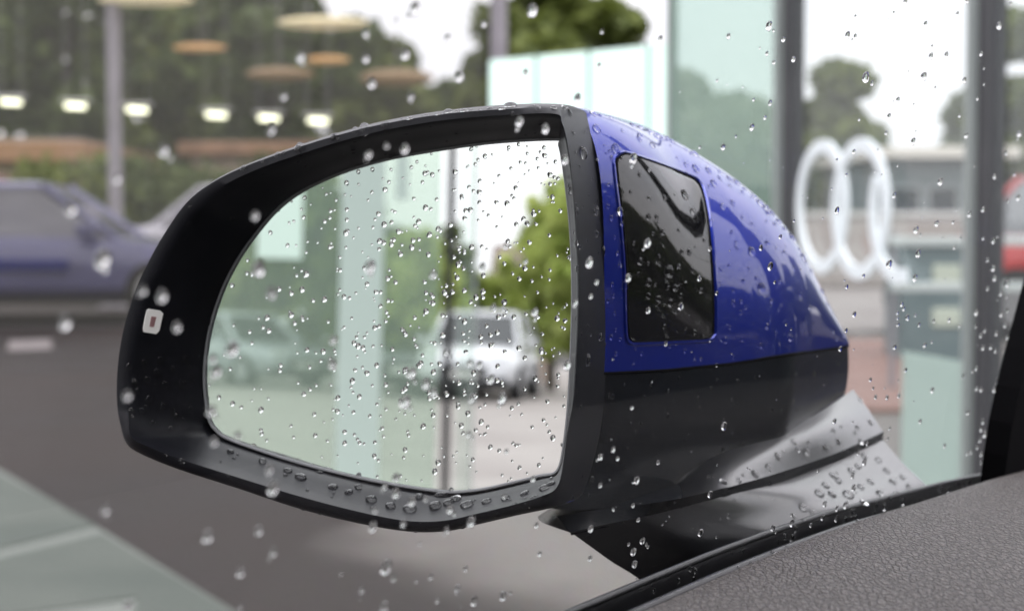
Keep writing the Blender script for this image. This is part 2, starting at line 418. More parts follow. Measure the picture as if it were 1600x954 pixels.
# ------------------------------------------------------------------ the wing mirror
def plastic_mat(name, c1, c2, rough, bump=.18):
    m = mat(name, c1, rough, spec=.32)
    return varied(m, c1, c2, 40, bump=bump, bscale=1800, bdist=.0003)
m_blk = plastic_mat('black_housing_plastic', (.0085, .009, .0125), (.0125, .013, .0175), .42)
m_shell = mat('satin_black_base', (.010, .011, .014), .26, spec=.4)
varied(m_shell, (.007, .009, .013), (.010, .0125, .017), 30, bump=.06, bscale=1500, bdist=.0002)
m_piano = mat('gloss_black_panel', (.004, .004, .005), .05, coat=.6)
m_chrome = mat('mirror_silver', (.93, .97, .95), 0.0, metal=1)
m_edge = mat('grey_glass_edge', (.30, .31, .32), .35)
O = [(880,163),(800,163),(700,172),(610,187),(530,207),(455,231),(390,255),(338,281),(300,311),(268,355),(240,405),(216,460),(199,520),(191,580),(191,632),(197,670),(206,694),(226,710),(280,733),(370,762),(470,795),(560,817),(640,830),(700,829),(750,818),(810,804),(862,793),(892,782),(918,750),(936,670),(944,583),(946,480),(943,370),(936,280),(925,215),(908,176)]
G = [(868,217),(770,222),(680,234),(600,249),(530,270),(470,298),(430,328),(398,365),(372,402),(350,443),(335,483),(325,520),(319,560),(318,600),(322,640),(327,660),(336,672),(352,684),(400,702),(470,724),(550,744),(620,758),(690,768),(722,768),(755,764),(800,754),(840,744),(870,735),(881,690),(888,620),(892,540),(894,460),(892,380),(886,310),(878,250),(873,226)]
C = [(868,178),(800,179),(700,187),(612,201),(535,220),(462,243),(398,266),(347,291),(309,320),(278,362),(250,410),(226,464),(209,522),(201,580),(201,630),(206,662),(216,682),(238,694),(290,714),(378,742),(476,772),(564,795),(642,810),(700,810),(748,800),(806,786),(852,772),(876,758),(886,720),(894,650),(900,570),(904,470),(901,370),(895,285),(886,220),(878,192)]
n_st = len(O)
ho = []; hc = []
for i, (x, y) in enumerate(O):
    right = np.clip((x - 870) / 40, 0, 1) if y > 165 else np.clip((x-860)/60, 0, 1)
    ho.append(lerp(lerp(.006, .0235, float(np.clip((y-680)/50, 0, 1))), -.022, right)); hc.append(lerp(.028, .017, right))
SUB = 5
def resample(pts): return catmull(pts, SUB)
Or, Cr, Gr = resample(O), resample(C), resample(G)
Ho = resample([(h, 0) for h in ho]); Hc = resample([(h, 0) for h in hc])
NL = len(Or)
Lo = [mp(*Or[i], Ho[i][0]) for i in range(NL)]
Lc = [mp(*Cr[i], Hc[i][0]) for i in range(NL)]
Lg = [mp(*Gr[i], .0012) for i in range(NL)]
cen = sum(Lg, Vector()) / NL
def mixl(a, b, t, dh=0): return [p.lerp(q, t) + MN*dh for p, q in zip(a, b)]
base_pt = U(1180, 830, .70)
mir = thing('wing_mirror', (base_pt.x, base_pt.y, base_pt.z), 'wet wing mirror with black frame and blue painted cap outside the car window', 'wing mirror')
# frame: from silhouette over the lip crest, down the recess to the glass
low_w = [float(np.clip((p[1]-640)/60, 0, 1)) for p in Or]        # the lower lip is a rounded bead, the rest is flatter
lip1 = [p.lerp(q, .28) + MN*lerp(.0045, .0060, w) for (p, q), w in zip(zip(Lo, Lc), low_w)]; lip2 = [p.lerp(q, .65) + MN*lerp(.0075, .0068, w) for (p, q), w in zip(zip(Lo, Lc), low_w)]
Lc2 = [p + MN*(.0055*w) for p, w in zip(Lc, low_w)]
lip3 = [p.lerp(q, .10) + MN*.0008 for p, q in zip(Lc, Lg)]
lip4 = [p.lerp(q, .20) - MN*.0012*w for (p, q), w in zip(zip(Lc, Lg), low_w)]
slope = [p.lerp(q, .52) - MN*.001 for p, q in zip(Lc, Lg)]
near = [p.lerp(q, .955 - .17*w) for (p, q), w in zip(zip(Lc, Lg), low_w)]
pit = [p.lerp(q, .965 - .155*w) - MN*(.003 + .009*w) for (p, q), w in zip(zip(Lc, Lg), low_w)]
gapin = [q + (q - cen).normalized()*.0006 - MN*(.004 + .010*w) for q, w in zip(Lg, low_w)]
back1 = [p - MN*.012 for p in Lo]
fr = MB(); fr.loft([back1, Lo, lip1, lip2, Lc2, lip3, lip4, slope, near, pit, gapin]); frame = fr.build('frame', m_blk, mir, True, angle=50)
# mirror glass with its grey edge
Lgl = [q - MN*.0016 - (q - cen).normalized()*.0004 for q in Lg]
MB().loft([Lgl, [p - MN*.003 for p in Lgl]], cap0=True, cap1=True).build('mirror_glass', m_chrome, mir)
MB().tube([q - MN*.0008 for q in Lg], .0007, 6, closed=True).build('glass_edge', m_edge, mir, True)
# empty outline for a plate in the frame
ind = [mp(x, y, .0) for x, y in ()]

# --- body: inboard side path
Si = O.index((944,583))
S_start = mp(944, 583, -.022)
a1, a2 = R(43), R(26)
def solve(p, az, tx):
    k = (tx - 800)/F
    return (k*p.y - p.x)/(math.sin(az) - k*math.cos(az))
l1 = solve(S_start, a1, 1238); pB = S_start + Vector((math.sin(a1), math.cos(a1), 0))*l1
l2 = solve(pB, a2, 1328); pT = pB + Vector((math.sin(a2), math.cos(a2), 0))*l2
print('body path', S_start, pB, pT, 'clearances', [(p - WP).dot(WN) for p in (S_start, pB, pT)])
KB = l1/(l1+l2)
def path(s, soft):
    """point on the inboard side line; soft rounds the crease"""
    t = s
    def raw(t):
        return S_start.lerp(pB, t/KB) if t <= KB else pB.lerp(pT, (t-KB)/(1-KB))
    if soft <= 0: return raw(t)
    w = [-1, -.5, 0, .5, 1]
    e = min(soft, t, 1-t)
    return sum((raw(t + e*k) for k in w), Vector())/5
def with_py(p, py):
    """same plan position, height so that it projects on row py"""
    lo, hi = p.z-2, p.z+2
    z = CAM.z
    for _ in range(40):
        m_ = (lo+hi)/2
        if px_of(Vector((p.x, p.y, m_)))[1] > py: lo = m_
        else: hi = m_
    return Vector((p.x, p.y, (lo+hi)/2))
SEAM_X = [900, 944, 1040, 1140, 1240, 1328]; SEAM_Y = [585, 583, 578, 568, 553, 540]
TOP_X = [760, 860, 890, 905, 950, 1000, 1050, 1100, 1150, 1200, 1240, 1265, 1290, 1310, 1322, 1328]
TOP_Y = [163, 163, 164, 167, 178, 193, 217, 246, 280, 322, 370, 413, 462, 502, 524, 538]
A = Vector((math.sin(a1), math.cos(a1), 0)); Bv = Vector((math.cos(a1), -math.sin(a1), 0))
NS, NV = 56, 44
_t = catmull(list(zip(TOP_X, TOP_Y)), 8, False); TSX = [p[0] for p in _t]; TSY = [p[1] for p in _t]
def cap_col(base_p, b, n, h):
    c = base_p - Bv*b; col = []
    for k in range(NV+1):
        th = (k/NV)*math.pi*.93
        sn, cs = math.sin(th), math.cos(th)
        col.append(c + Bv*(b*math.copysign(abs(cs)**(2/n), cs)) + UP*(h*abs(sn)**(2/n)))
    return col
prm = []
for i in range(NS+1):
    s = (i/NS)**.95
    p = path(s, .12); pxb = px_of(p)[0]
    base_p = with_py(p, interp(pxb, SEAM_X, SEAM_Y))
    b = lerp(.055, .075, min(1, s*2)) * (1 - max(0, (s-.35)/.65)**1.6) + .0012
    k_ = min(1, s/.34); n = lerp(5.0, 2.3, k_*k_*(3-2*k_))
    lo, hi = .0015, .16
    for _ in range(26):
        h = (lo+hi)/2
        bad = any(px_of(q)[1] < interp(px_of(q)[0], TSX, TSY) for q in cap_col(base_p, b, n, h)[2:int(NV*.62)])
        if bad: hi = h
        else: lo = h
    prm.append([base_p, b, n, lo])
hs = [q[3] for q in prm]
for _ in range(3): hs = [hs[0]] + [(hs[i-1] + 2*hs[i] + hs[i+1])/4 for i in range(1, NS)] + [hs[-1]]
cap_cols = [cap_col(q[0], q[1], q[2], h) for q, h in zip(prm, hs)]
cap = MB().loft(cap_cols, closed=False).build('cap', m_paint, mir, True, angle=50)
# thin dark joint under the cap and the black lower housing
def low_pt(s, t):
    p = path(s, .02); pxb = px_of(p)[0]
    top = with_py(p, interp(pxb, SEAM_X, SEAM_Y)) - Bv*.0006
    bot = with_py(p - Bv*.010*(1-.4*s), lerp(822, 648, min(1, s*1.02)**.9))
    tt = t
    q_ = top.lerp(bot, tt) + Bv*(.0025*math.sin(math.pi*tt))
    return q_
edge_pts = [O[i] for i in range(Si, O.index((850,793)) if (850,793) in O else O.index((862,793))-1, -1)]
ek = [(x, y) for x, y in edge_pts]
e3 = [mp(x, y, lerp(.006, -.022, np.clip((x-860)/60, 0, 1)) - .002) for x, y in ek]
ea = np.cumsum([0] + [(b-a).length for a, b in zip(e3, e3[1:])]); ea /= ea[-1]
def edge_at(t):
    t = min(1, max(0, t)); k = min(len(e3)-2, int(np.searchsorted(ea, t, 'right')-1)); return e3[k].lerp(e3[k+1], (t-ea[k])/(ea[k+1]-ea[k]))
low_raw = low_pt
def low_pt(s, t):
    q_ = low_raw(s, t)
    if t > .03 and s < .22:
        w_ = (1 - s/.22); w_ = w_*w_*(3-2*w_); q_ = q_.lerp(edge_at(t), w_*min(1, (t-.03)/.1))
    return q_
low = []
for i in range(51):
    s = i/50
    low.append([low_pt(s, -.02)-Bv*.02, low_pt(s, 0.004)-Bv*.0014, low_pt(s, .012), low_pt(s, .02)] + [low_pt(s, .02 + .98*k/14) for k in range(1, 15)] + [low_pt(s, 1.0) - Bv*.05])
MB().loft(low, closed=False).build('lower_housing', m_shell, mir, True, angle=35)
MB().tube([low_pt(i/50, -.001) + Bv*.0002 for i in range(51)], .0007, 6).build('seam', m_dark, mir, True)
# front end cap of the housing (faces forward, hidden from the seat)
endc = [cap_cols[-1][0], low_pt(1, 0), low_pt(1, .5), low_pt(1, 1)]
MB().loft([endc, [p - Bv*.03 - A*.02 for p in endc], [p - Bv*.09 - A*.05 for p in endc]], closed=False).build('front_end', m_shell, mir, True)
# rear shell, hidden behind the frame: shrinking dome
dome = [back1]
ctr = sum(back1, Vector())/NL - MN*.02 + Vector((0.02, 0, -.006))
for k in range(1, 9):
    t = k/8; sc = math.cos(t*math.pi/2*.96)
    dome.append([ctr + (p - ctr)*1 for p in []] or [Vector(((ctr + (p-ctr)*sc) - MN*.085*math.sin(t*math.pi/2))) for p in back1])
MB().loft(dome, cap1=True).build('rear_shell', m_paint, mir, True)

# --- foot
m_foot = mat('wet_foot_plastic', (.010, .011, .014), .36, coat=1, spec=.6, coat_rough=.22)
m_foot.node_tree.nodes['Principled BSDF'].inputs['Coat IOR'].default_value = 1.7
def patch(rows, nu=24, nv=6):
    """rows: list of rows of 3D points -> smooth grid"""
    out = []
    for r_ in rows: out.append([Vector(p) for p in catmull(r_, nu // max(1, len(r_)-1), False)])
    cols = list(zip(*out)); grid = []
    for c_ in cols: grid.append([Vector(p) for p in catmull(c_, nv, False)])
    return grid
bodyY = lambda px: None
def foot_row(pts): return [U(*p) for p in pts]
# raised ledge that catches the sky
def gap_row(pts): return [win(*p) for p in pts]
r_top = gap_row([(1046,748,.074),(1120,708,.068),(1200,677,.064),(1268,651,.064),(1333,608,.074)])
r_mid = gap_row([(1030,774,.076),(1122,736,.056),(1210,704,.053),(1290,670,.053),(1358,641,.060)])
r_low = gap_row([(1035,791,.060),(1130,763,.0463),(1220,737,.045),(1310,706,.045),(1380,674,.048)])
MB().loft(patch([r_top, r_mid, r_low]), closed=False).build('foot_ledge', m_foot, mir, True, angle=60)
# dark neck running under the housing towards the left and the groove under the ledge
r_a = gap_row([(870,806,.088),(930,796,.074),(1000,788,.060),(1062,778,.0462),(1130,762,.0462),(1220,736,.0452),(1310,705,.0452),(1381,673,.0482)])
r_b = gap_row([(892,831,.078),(940,820,.069),(1000,808,.059),(1062,793,.0515),(1130,775,.0475),(1220,752,.046),(1310,719,.046),(1379,686,.049)])
MB().loft(patch([r_a, [p.lerp(q, .5) - Bv*.000 for p, q in zip(r_a, r_b)], r_b], 42, 3), closed=False).build('foot_neck', m_shell, mir, True, angle=60)
r_n0 = gap_row([(840,806,.125),(905,770,.11),(985,758,.095),(1060,750,.078)])
r_n1 = gap_row([(848,816,.105),(905,804,.088),(985,789,.070),(1066,772,.054)])
r_n2 = gap_row([(893,832,.0785),(930,823,.071),(990,811,.061),(1066,794,.0515)])
MB().loft(patch([r_n0, r_n1, r_n2], 24, 5), closed=False).build('foot_underside', m_shell, mir, True, angle=60)
# base plate on the door
b_a = list(r_b)
b_b = gap_row([(950,873,.0715),(1000,858,.061),(1060,841,.050),(1120,828,.0440),(1190,804,.0395),(1270,776,.033),(1345,750,.032),(1412,724,.033)])
b_c = gap_row([(1012,918,.0635),(1060,900,.0535),(1110,882,.043),(1170,862,.0365),(1240,836,.0275),(1310,810,.019),(1385,785,.017),(1450,762,.017)])
b_d = gap_row([(1030,990,.058),(1080,970,.048),(1130,950,.037),(1190,925,.026),(1260,895,.016),(1330,870,.012),(1400,840,.011),(1468,800,.011)])
print('foot gaps', [round((p-WP).dot(WN), 4) for p in r_low + r_b])
MB().loft(patch([b_a, b_b, b_c, b_d], 42, 6), closed=False).build('foot_base', m_foot, mir, True, angle=60)
# groove shadow gap: step back between neck and base
MB().tube([p + Vector((0, .0015, -.0005)) for p in b_a], .0012, 6).build('groove', m_dark, mir, True)

# --- side assist panel let into the cap
def world_bvh(objs):
    vs, fs = [], []
    for o in objs:
        off = Vector()
        q = o
        while q is not None: off += q.location; q = q.parent
        k = len(vs); vs += [v.co + off for v in o.data.vertices]; fs += [tuple(i + k for i in p.vertices) for p in o.data.polygons]
    return BVHTree.FromPolygons(vs, fs)
cap_bvh = world_bvh([cap])
def on_cap(px, py, off):
    d = ray(px, py).normalized(); hit = cap_bvh.ray_cast(CAM, d)
    if hit[0] is None: return None
    n = hit[1] if hit[1].dot(d) < 0 else -hit[1]
    return hit[0] + n*off
pan = [(964,256),(967,248),(974,243),(986,244),(1030,259),(1076,277),(1088,285),(1096,300),(1104,340),(1110,400),(1113,460),(1113,512),(1110,522),(1100,527),(1050,530),(1000,532),(989,531),(983,524),(981,500),(979,420),(973,340),(967,290)]
pan_r = catmull(pan, 4); pc = np.mean(pan_r, axis=0)
loops = []
for sc in (1, .96, .85, .7, .5, .3, .12):
    loops.append([on_cap(*(pc + (p - pc)*sc), .0005) for p in pan_r])
ok = all(p is not None for l in loops for p in l); print('panel ok', ok)
if ok:
    MB().loft([[p + Vector((0, .002, 0)) for p in loops[0]]] + loops, cap1=True).build('assist_panel', m_piano, mir, True, angle=50)
    gl = [on_cap(*(pc + (p - pc)*1.012), .0002) for p in pan_r]
    MB().tube(gl, .0006, 6, closed=True).build('panel_gap', m_dark, mir, True)
    bl = [on_cap(*(pc + (p - pc)*np.array([1.075, 1.03])), -.0004) for p in pan_r]
    if all(bl): MB().tube(bl, .0012, 8, closed=True).build('panel_surround', m_paint, mir, True)
# small white plate with weak emission and a red mark on the frame
fr_bvh = world_bvh([frame])
def on_frame(px, py, off):
    d = ray(px, py).normalized(); hit = fr_bvh.ray_cast(CAM, d)
    n = hit[1] if hit[1].dot(d) < 0 else -hit[1]
    return hit[0] + n*off
icon = [(229,484),(232,482),(250,485),(254,489),(248,516),(243,521),(224,518),(223,513)]
MB().loft([[on_frame(x, y, -.001) for x, y in icon], [on_frame(x, y, .0007) for x, y in icon]], cap1=True).build('marker_plate', mat('white_marker', (.75, .72, .70), .3, emit=(.8, .78, .76), es=.25), mir)
pl_o = [o for o in COL.objects if o.name == 'marker_plate'][0]
mk = [(235,493),(243,494),(239,510),(232,509)]
MB().loft([[on_frame(x, y, .0006) for x, y in mk], [on_frame(x, y, .0010) for x, y in mk]], cap1=True).build('red_mark', mat('red_marker', (.62, .34, .34), .4), pl_o)

# ------------------------------------------------------------------ trees and planting
def leaf_mat(name, c1, c2):
    if name in MATS: return MATS[name]
    m = mat(name, c1, .6)
    t, b, o = nodes_of(m)
    ge = N(t, 'ShaderNodeNewGeometry'); r = N(t, 'ShaderNodeMixRGB', {'Color1': (*c1, 1), 'Color2': (*c2, 1)})
    t.links.new(ge.outputs['Random Per Island'], r.inputs[0]); t.links.new(r.outputs[0], b.inputs['Base Color'])
    tl = N(t, 'ShaderNodeBsdfTranslucent'); t.links.new(r.outputs[0], tl.inputs['Color'])
    mx = N(t, 'ShaderNodeMixShader', {0: .35}); t.links.new(b.outputs[0], mx.inputs[1]); t.links.new(tl.outputs[0], mx.inputs[2]); t.links.new(mx.outputs[0], o.inputs[0])
    return m
m_bark = varied(mat('bark', rough=.9), (.05, .04, .032), (.10, .085, .07), 6, bump=.5, stretch=(1, 1, .3))
def leaf_cloud(centers, radii, count, size, rng, flat=.8):
    """random leaf quads in ellipsoidal clumps"""
    centers = np.array(centers); radii = np.array(radii)
    idx = rng.integers(0, len(centers), count)
    d = rng.normal(size=(count, 3)); d /= np.linalg.norm(d, axis=1)[:, None]
    rr = rng.uniform(.35, 1, count)**.6
    p = centers[idx] + d * (radii[idx] * rr)[:, None] * np.array([1, 1, flat])
    a = rng.normal(size=(count, 3)); a /= np.linalg.norm(a, axis=1)[:, None]
    b = np.cross(a, rng.normal(size=(count, 3))); b /= np.linalg.norm(b, axis=1)[:, None]
    sz = size * rng.uniform(.6, 1.3, count)[:, None]
    a *= sz; b *= sz*.6
    v = np.stack([p-a, p+b, p+a, p-b], 1).reshape(-1, 3)
    return v, [(4*i, 4*i+1, 4*i+2, 4*i+3) for i in range(count)]
def raw_mesh(name, v, f, m, parent):
    me = bpy.data.meshes.new(name); me.from_pydata(v.tolist(), [], f); me.materials.append(m)
    o = bpy.data.objects.new(name, me); COL.objects.link(o); o.parent = parent; return o
LEAF = {'dark': ((.045, .072, .016), (.125, .165, .04)), 'mid': ((.085, .115, .022), (.19, .23, .05)), 'bright': ((.27, .36, .06), (.55, .60, .20)), 'pale': ((.12, .15, .09), (.24, .27, .17))}
def tree(pos, height, crown_r, kind, label, seed, z0=.3, clumps=46, leaves=5200, leaf=.24, group=None):
    rng = np.random.default_rng(seed)
    t = thing('tree', (pos[0], pos[1], 0), label, 'tree', group)
    cz0 = height*z0; cen_z = (cz0 + height)/2; hz = (height - cz0)/2
    cs, rs = [], []
    mb = MB(); off = Vector((pos[0], pos[1], 0))
    lean = Vector((rng.uniform(-.3, .3), rng.uniform(-.3, .3), 0))
    trunk = [off + lean*(k/5)**2 + UP*(height*.85*k/5) for k in range(6)]
    mb.tube(trunk, [max(.03, height*.028*(1-k/5.6)) for k in range(6)], 8)
    for i in range(clumps):
        d = rng.normal(size=3); d /= np.linalg.norm(d)
        rr = rng.uniform(.3, .92)
        prof = 1 - .25*max(0, d[2])
        c = np.array([d[0]*crown_r*rr*prof, d[1]*crown_r*rr*prof, cen_z + d[2]*hz*rr])
        cs.append(c); rs.append(crown_r*rng.uniform(.17, .34))
        if i % 4 == 0:
            zb = min(height*.75, max(cz0*.7, c[2]-crown_r*.6)); a = off + lean*(zb/height)**2 + UP*zb; e = off + Vector(c)
            mb.tube([a, a.lerp(e, .5) + UP*.15, e], [height*.011, height*.007, .02], 5)
    mb.build('trunk', m_bark, t, True)
    v, f = leaf_cloud(cs, rs, leaves, leaf, rng)
    raw_mesh('crown', v, f, leaf_mat('leaves_' + kind, *LEAF[kind]), t)
    return t
def at(px, Y): p = U(px, 345, Y); return (p.x, p.y)
grp = 'dark trees behind the parked cars'
for i, (px, Y, h, r_, k, lab, nl) in enumerate([
    (-70, 46, 11.5, 3.6, 'dark', 'dark leafy tree cut off by the left edge of the view', 2700),
    (110, 40, 9.0, 2.9, 'dark', 'broad dark green tree just left of the gantry post', 2700),
    (285, 44, 10.0, 3.2, 'mid', 'olive tree behind the strip lights just right of the gantry post', 2700),
    (425, 38, 8.2, 2.6, 'dark', 'dark tree above the rounded left shoulder of the mirror', 2500),
    (548, 46, 7.6, 2.7, 'mid', 'olive green tree behind the top edge of the mirror frame', 2400),
    (845, 42, 9.6, 2.75, 'mid', 'tall olive green tree behind the pale glass panels', 6500),
    (205, 52, 8.2, 2.6, 'mid', 'hazy olive tree seen just right of the gantry post', 3000),
    (370, 54, 7.4, 2.4, 'dark', 'far dark tree between the strip lights', 2800),
    (715, 52, 6.0, 1.9, 'dark', 'low dark tree left of the pale glass panels', 2600)]):
    tree(at(px, Y), h, r_, k, lab, 20+i, leaves=nl, leaf=.28, z0=.14, clumps=30)
tree(at(1085, 38), 4.9, 2.6, 'pale', 'pale green tree seen through tinted glass right of the pale panels', 41, z0=.1)
tree(at(1180, 44), 4.6, 2.4, 'pale', 'pale green rounded tree just left of the dark mullion', 42, z0=.1)
tree(at(1282, 40), 5.0, 1.75, 'mid', 'olive green tree rising behind the white rings sign', 43, z0=.1, leaves=6500)
tree(at(1345, 42), 4.0, 1.5, 'mid', 'lower olive green tree behind the second white ring', 46, z0=.1, leaves=5200)
tree(at(1520, 34), 3.9, 1.0, 'pale', 'slim pale green tree beside the right-hand mullion', 44, z0=.1)
tree(at(1625, 34), 5.6, 1.6, 'mid', 'green tree at the right edge behind the black pillar trim', 45, z0=.1)
for i, (az, D, h, r_, lab) in enumerate([
    (108, 14, 7.6, 2.6, 'tree beside the car park abreast of the car'), (96, 14, 7.4, 2.4, 'tall tree beside the car park next to the abreast one'), (86, 14, 6.4, 2.1, 'tree ahead of the tall one'),
    (77.5, 15, 4.0, 1.6, 'smaller tree beside the car park'), (70, 16, 2.9, 1.5, 'bush-like low tree beside the car park'), (63, 16, 2.6, 1.5, 'lowest tree beside the car park'),
    (56, 16, 3.0, 1.3, 'round low tree ahead of the lowest one'), (49, 15, 3.7, 1.2, 'slender tree right of the showroom'), (42, 15, 3.7, 1.2, 'taller slender tree by the showroom end'), (35, 17, 2.5, 1.3, 'low tree at the showroom end')]):
    tree((D*math.sin(R(az)), D*math.cos(R(az))), h, r_, 'dark', 'dark ' + lab + ', seen in the cap', 80+i, leaves=3600, leaf=.2, z0=.06, clumps=40)
def hedge(x0, x1, Y, h, kind, label, seed, n=2600):
    rng = np.random.default_rng(seed); a, b = U(x0, 345, Y), U(x1, 345, Y)
    t = thing('hedge', ((a.x+b.x)/2, Y, 0), label, 'hedge')
    w = (b.x-a.x)/2; cs = [(rng.uniform(-w, w), rng.uniform(-.4, .4), rng.uniform(.25, .85)*h) for _ in range(26)]
    v, f = leaf_cloud(cs, [h*.33]*26, n, .12, rng)
    raw_mesh('foliage', v, f, leaf_mat('leaves_' + kind, *LEAF[kind]), t)
    mb = MB()
    for k in range(7):
        x = lerp(-w*.9, w*.9, k/6); mb.tube([t.location + Vector((x, 0, 0)), t.location + Vector((x*.98, .05, h*.7))], [.03, .012], 5)
    mb.build('stems', m_bark, t)
hedge(45, 150, 30, 2.1, 'mid', 'green hedge in front of the tan building', 51)
hedge(185, 310, 31, 2.1, 'dark', 'dark green hedge right of the gantry post', 52)
hedge(310, 480, 33, 2.2, 'dark', 'dark green hedge behind the mirror frame', 53)

# ------------------------------------------------------------------ buildings beyond the cars
def brick_building(x0, x1, Y, ztop, zf, m_f, m_w, label, cat='building'):
    a, b = U(x0, 345, Y), U(x1, 345, Y)
    t = thing('low_building', ((a.x+b.x)/2, Y, 0), label, cat)
    MB().box((a.x, Y, 0), (b.x, Y+7, zf)).build('wall', m_w, t)
    MB().bevel_box((a.x-.25, Y-.35, zf), (b.x+.25, Y+7.3, ztop), .04).build('fascia', m_f, t)
    MB().loft([[Vector((a.x-.2, Y-.3, ztop)), Vector((b.x+.2, Y-.3, ztop)), Vector((b.x+.2, Y+7.2, ztop)), Vector((a.x-.2, Y+7.2, ztop))],
               [Vector((a.x+.8, Y+3, ztop+.25)), Vector((b.x-.8, Y+3, ztop+.25)), Vector((b.x-.8, Y+4, ztop+.25)), Vector((a.x+.8, Y+4, ztop+.25))]], cap1=True).build('roof', mat('roof_felt', (.08, .07, .065), .8), t)
    w = b.x - a.x; n = max(2, int(w/2.6))
    for k in range(n):
        cx = a.x + (k+.5)*w/n
        f = MB().box((cx-.55, Y-.05, .9), (cx+.55, Y+.02, zf-.45)).build('window', mat('window_frame_brown', (.12, .09, .07), .5), t)
        MB().box((cx-.48, Y-.06, .97), (cx+.48, Y-.045, zf-.52)).build('pane', mat('dark_pane', (.02, .025, .03), .08), f)
m_tan = varied(mat('tan_timber', rough=.7), (.30, .17, .09), (.42, .25, .14), 2, stretch=(.3, 1, 6))
m_beige = varied(mat('beige_brick', rough=.8), (.34, .27, .20), (.44, .36, .27), 4)
brick_building(-140, 120, 33.5, 2.65, 2.22, m_tan, m_beige, 'low beige building with orange tan fascia at the left edge')
brick_building(300, 520, 36, 2.75, 2.45, varied(mat('brown_timber', rough=.7), (.20, .11, .06), (.30, .17, .10), 2), m_beige, 'low building with brown timber fascia behind the mirror frame')
# low flat roofed building right
def pavilion():
    Y = 31; a, b = U(1385, 345, Y), U(1560, 345, Y)
    t = thing('flat_roof_building', ((a.x+b.x)/2, Y, 0), 'grey flat roofed building with pale eaves behind the rings sign', 'building')
    m_g = varied(mat('teal_grey_cladding', rough=.5), (.13, .165, .165), (.17, .2, .2), 3)
    MB().box((a.x, Y, 0), (b.x, Y+6, 2.2)).build('wall', m_g, t)
    MB().bevel_box((a.x-.25, Y-.4, 2.2), (b.x+.3, Y+6.3, 2.42), .03).build('roof', mat('pale_eaves', (.75, .70, .62), .6), t)
    for k in range(3):
        x = lerp(a.x, b.x, (k+.5)/3)
        f = MB().box((x-.28, Y-.04, .7), (x+.28, Y+.02, 1.7)).build('window', mat('grey_frame', (.35, .36, .36), .5), t)
        MB().box((x-.24, Y-.05, .74), (x+.24, Y-.035, 1.66)).build('pane', mat('dark_pane'), f)
pavilion()
# pale building strip further along, behind the rings
def far_wall():
    Y = 27; a, b = U(1180, 345, Y), U(1720, 345, Y)
    t = thing('low_wall', ((a.x+b.x)/2, Y, 0), 'low pale rendered wall across the lane behind the rings sign', 'wall')
    MB().box((a.x, Y, 0), (b.x, Y+.3, 1.12)).build('wall_body', varied(mat('pale_render', rough=.8), (.42, .37, .34), (.52, .47, .44), 2), t)
    MB().bevel_box((a.x, Y-.06, 1.12), (b.x, Y+.36, 1.2), .015).build('coping', mat('coping_stone', (.62, .60, .57), .7), t)
far_wall()

def left_glass():
    Y = 16.4; a, b = U(-300, 345, Y), U(760, 345, Y)
    t = thing('glass_wall', ((a.x+b.x)/2, Y, 0), 'hazy showroom glass in front of the cars and lamps on the left', 'glass wall')
    m = glass_pane_mat('hazy_showroom_glass', (.93, .93, .92), .4, veil=(.50, .49, .42), vf=.055)
    n = 4
    for k in range(n):
        x0, x1 = lerp(a.x, b.x, k/n), lerp(a.x, b.x, (k+1)/n)
        MB().box((x0+.012, Y-.01, .03), (x1-.012, Y+.01, 5.2)).build('pane', m, t)
    MB().box((a.x, Y-.03, 0), (b.x, Y+.03, .03)).build('sill_rail', mat('dark_rail', (.06, .06, .06), .5), t)
left_glass()
# ------------------------------------------------------------------ light gantry with hanging lamps
m_steel = varied(mat('painted_steel_post', rough=.45), (.26, .245, .27), (.33, .31, .34), 3)
GY = 20.0
gx0, gx1 = U(181, 345, GY).x, U(779, 345, GY).x
gan = thing('light_gantry', (gx0, GY, 0), 'tall grey lavender steel posts carrying a lighting beam over the cars', 'light gantry')
for x, w_ in ((gx0, .085), (gx1, .10)):
    p_ = MB().tube([Vector((x, GY, 0)), Vector((x, GY, 4.45))], w_, 16).build('post', m_steel, gan, True)
    MB().bevel_box((x-.2, GY-.2, 0), (x+.2, GY+.2, .03), .006).build('base_plate', m_steel, p_)
MB().bevel_box((gx0-3.2, GY-.1, 4.45), (gx1+1.2, GY+.1, 4.65), .015).build('beam', m_steel, gan)
def hang(name, label, group, parts_fn, px, py, z_off=.05):
    p = U(px, py, GY)
    t = thing(name, p, label, 'lamp', group)
    parts_fn(t, p)
    return t
m_tube = mat('strip_tube', (.9, .9, .8), .4, emit=(1, 1, .70), es=3.2)
def strip(t, p):
    d = Vector((.115, 0, -.006))
    MB().tube([p - d, p + d], .030, 10).build('tube', m_tube, t, True)
    h_ = MB().bevel_box((p.x-.18, p.y-.03, p.z+.052), (p.x+.18, p.y+.03, p.z+.085), .008).build('housing', mat('lamp_white', (.6, .6, .58), .4), t)
    for s in (-.12, .12): MB().tube([Vector((p.x+s, p.y, p.z+.085)), Vector((p.x+s, p.y, 4.46))], .004, 5).build('rod', m_steel, t)
for px, py, lab in ((17, 160, 'leftmost glowing strip light at the left edge'), (118, 166, 'glowing strip light just left of the gantry post'), (214, 172, 'glowing strip light just right of the gantry post'), (338, 180, 'fourth glowing strip light from the left edge'), (420, 185, 'fifth glowing strip light from the left edge'), (497, 189, 'glowing strip light closest to the mirror frame')):
    hang('strip_light', lab, 'strip lights hanging in a row', strip, px, py)
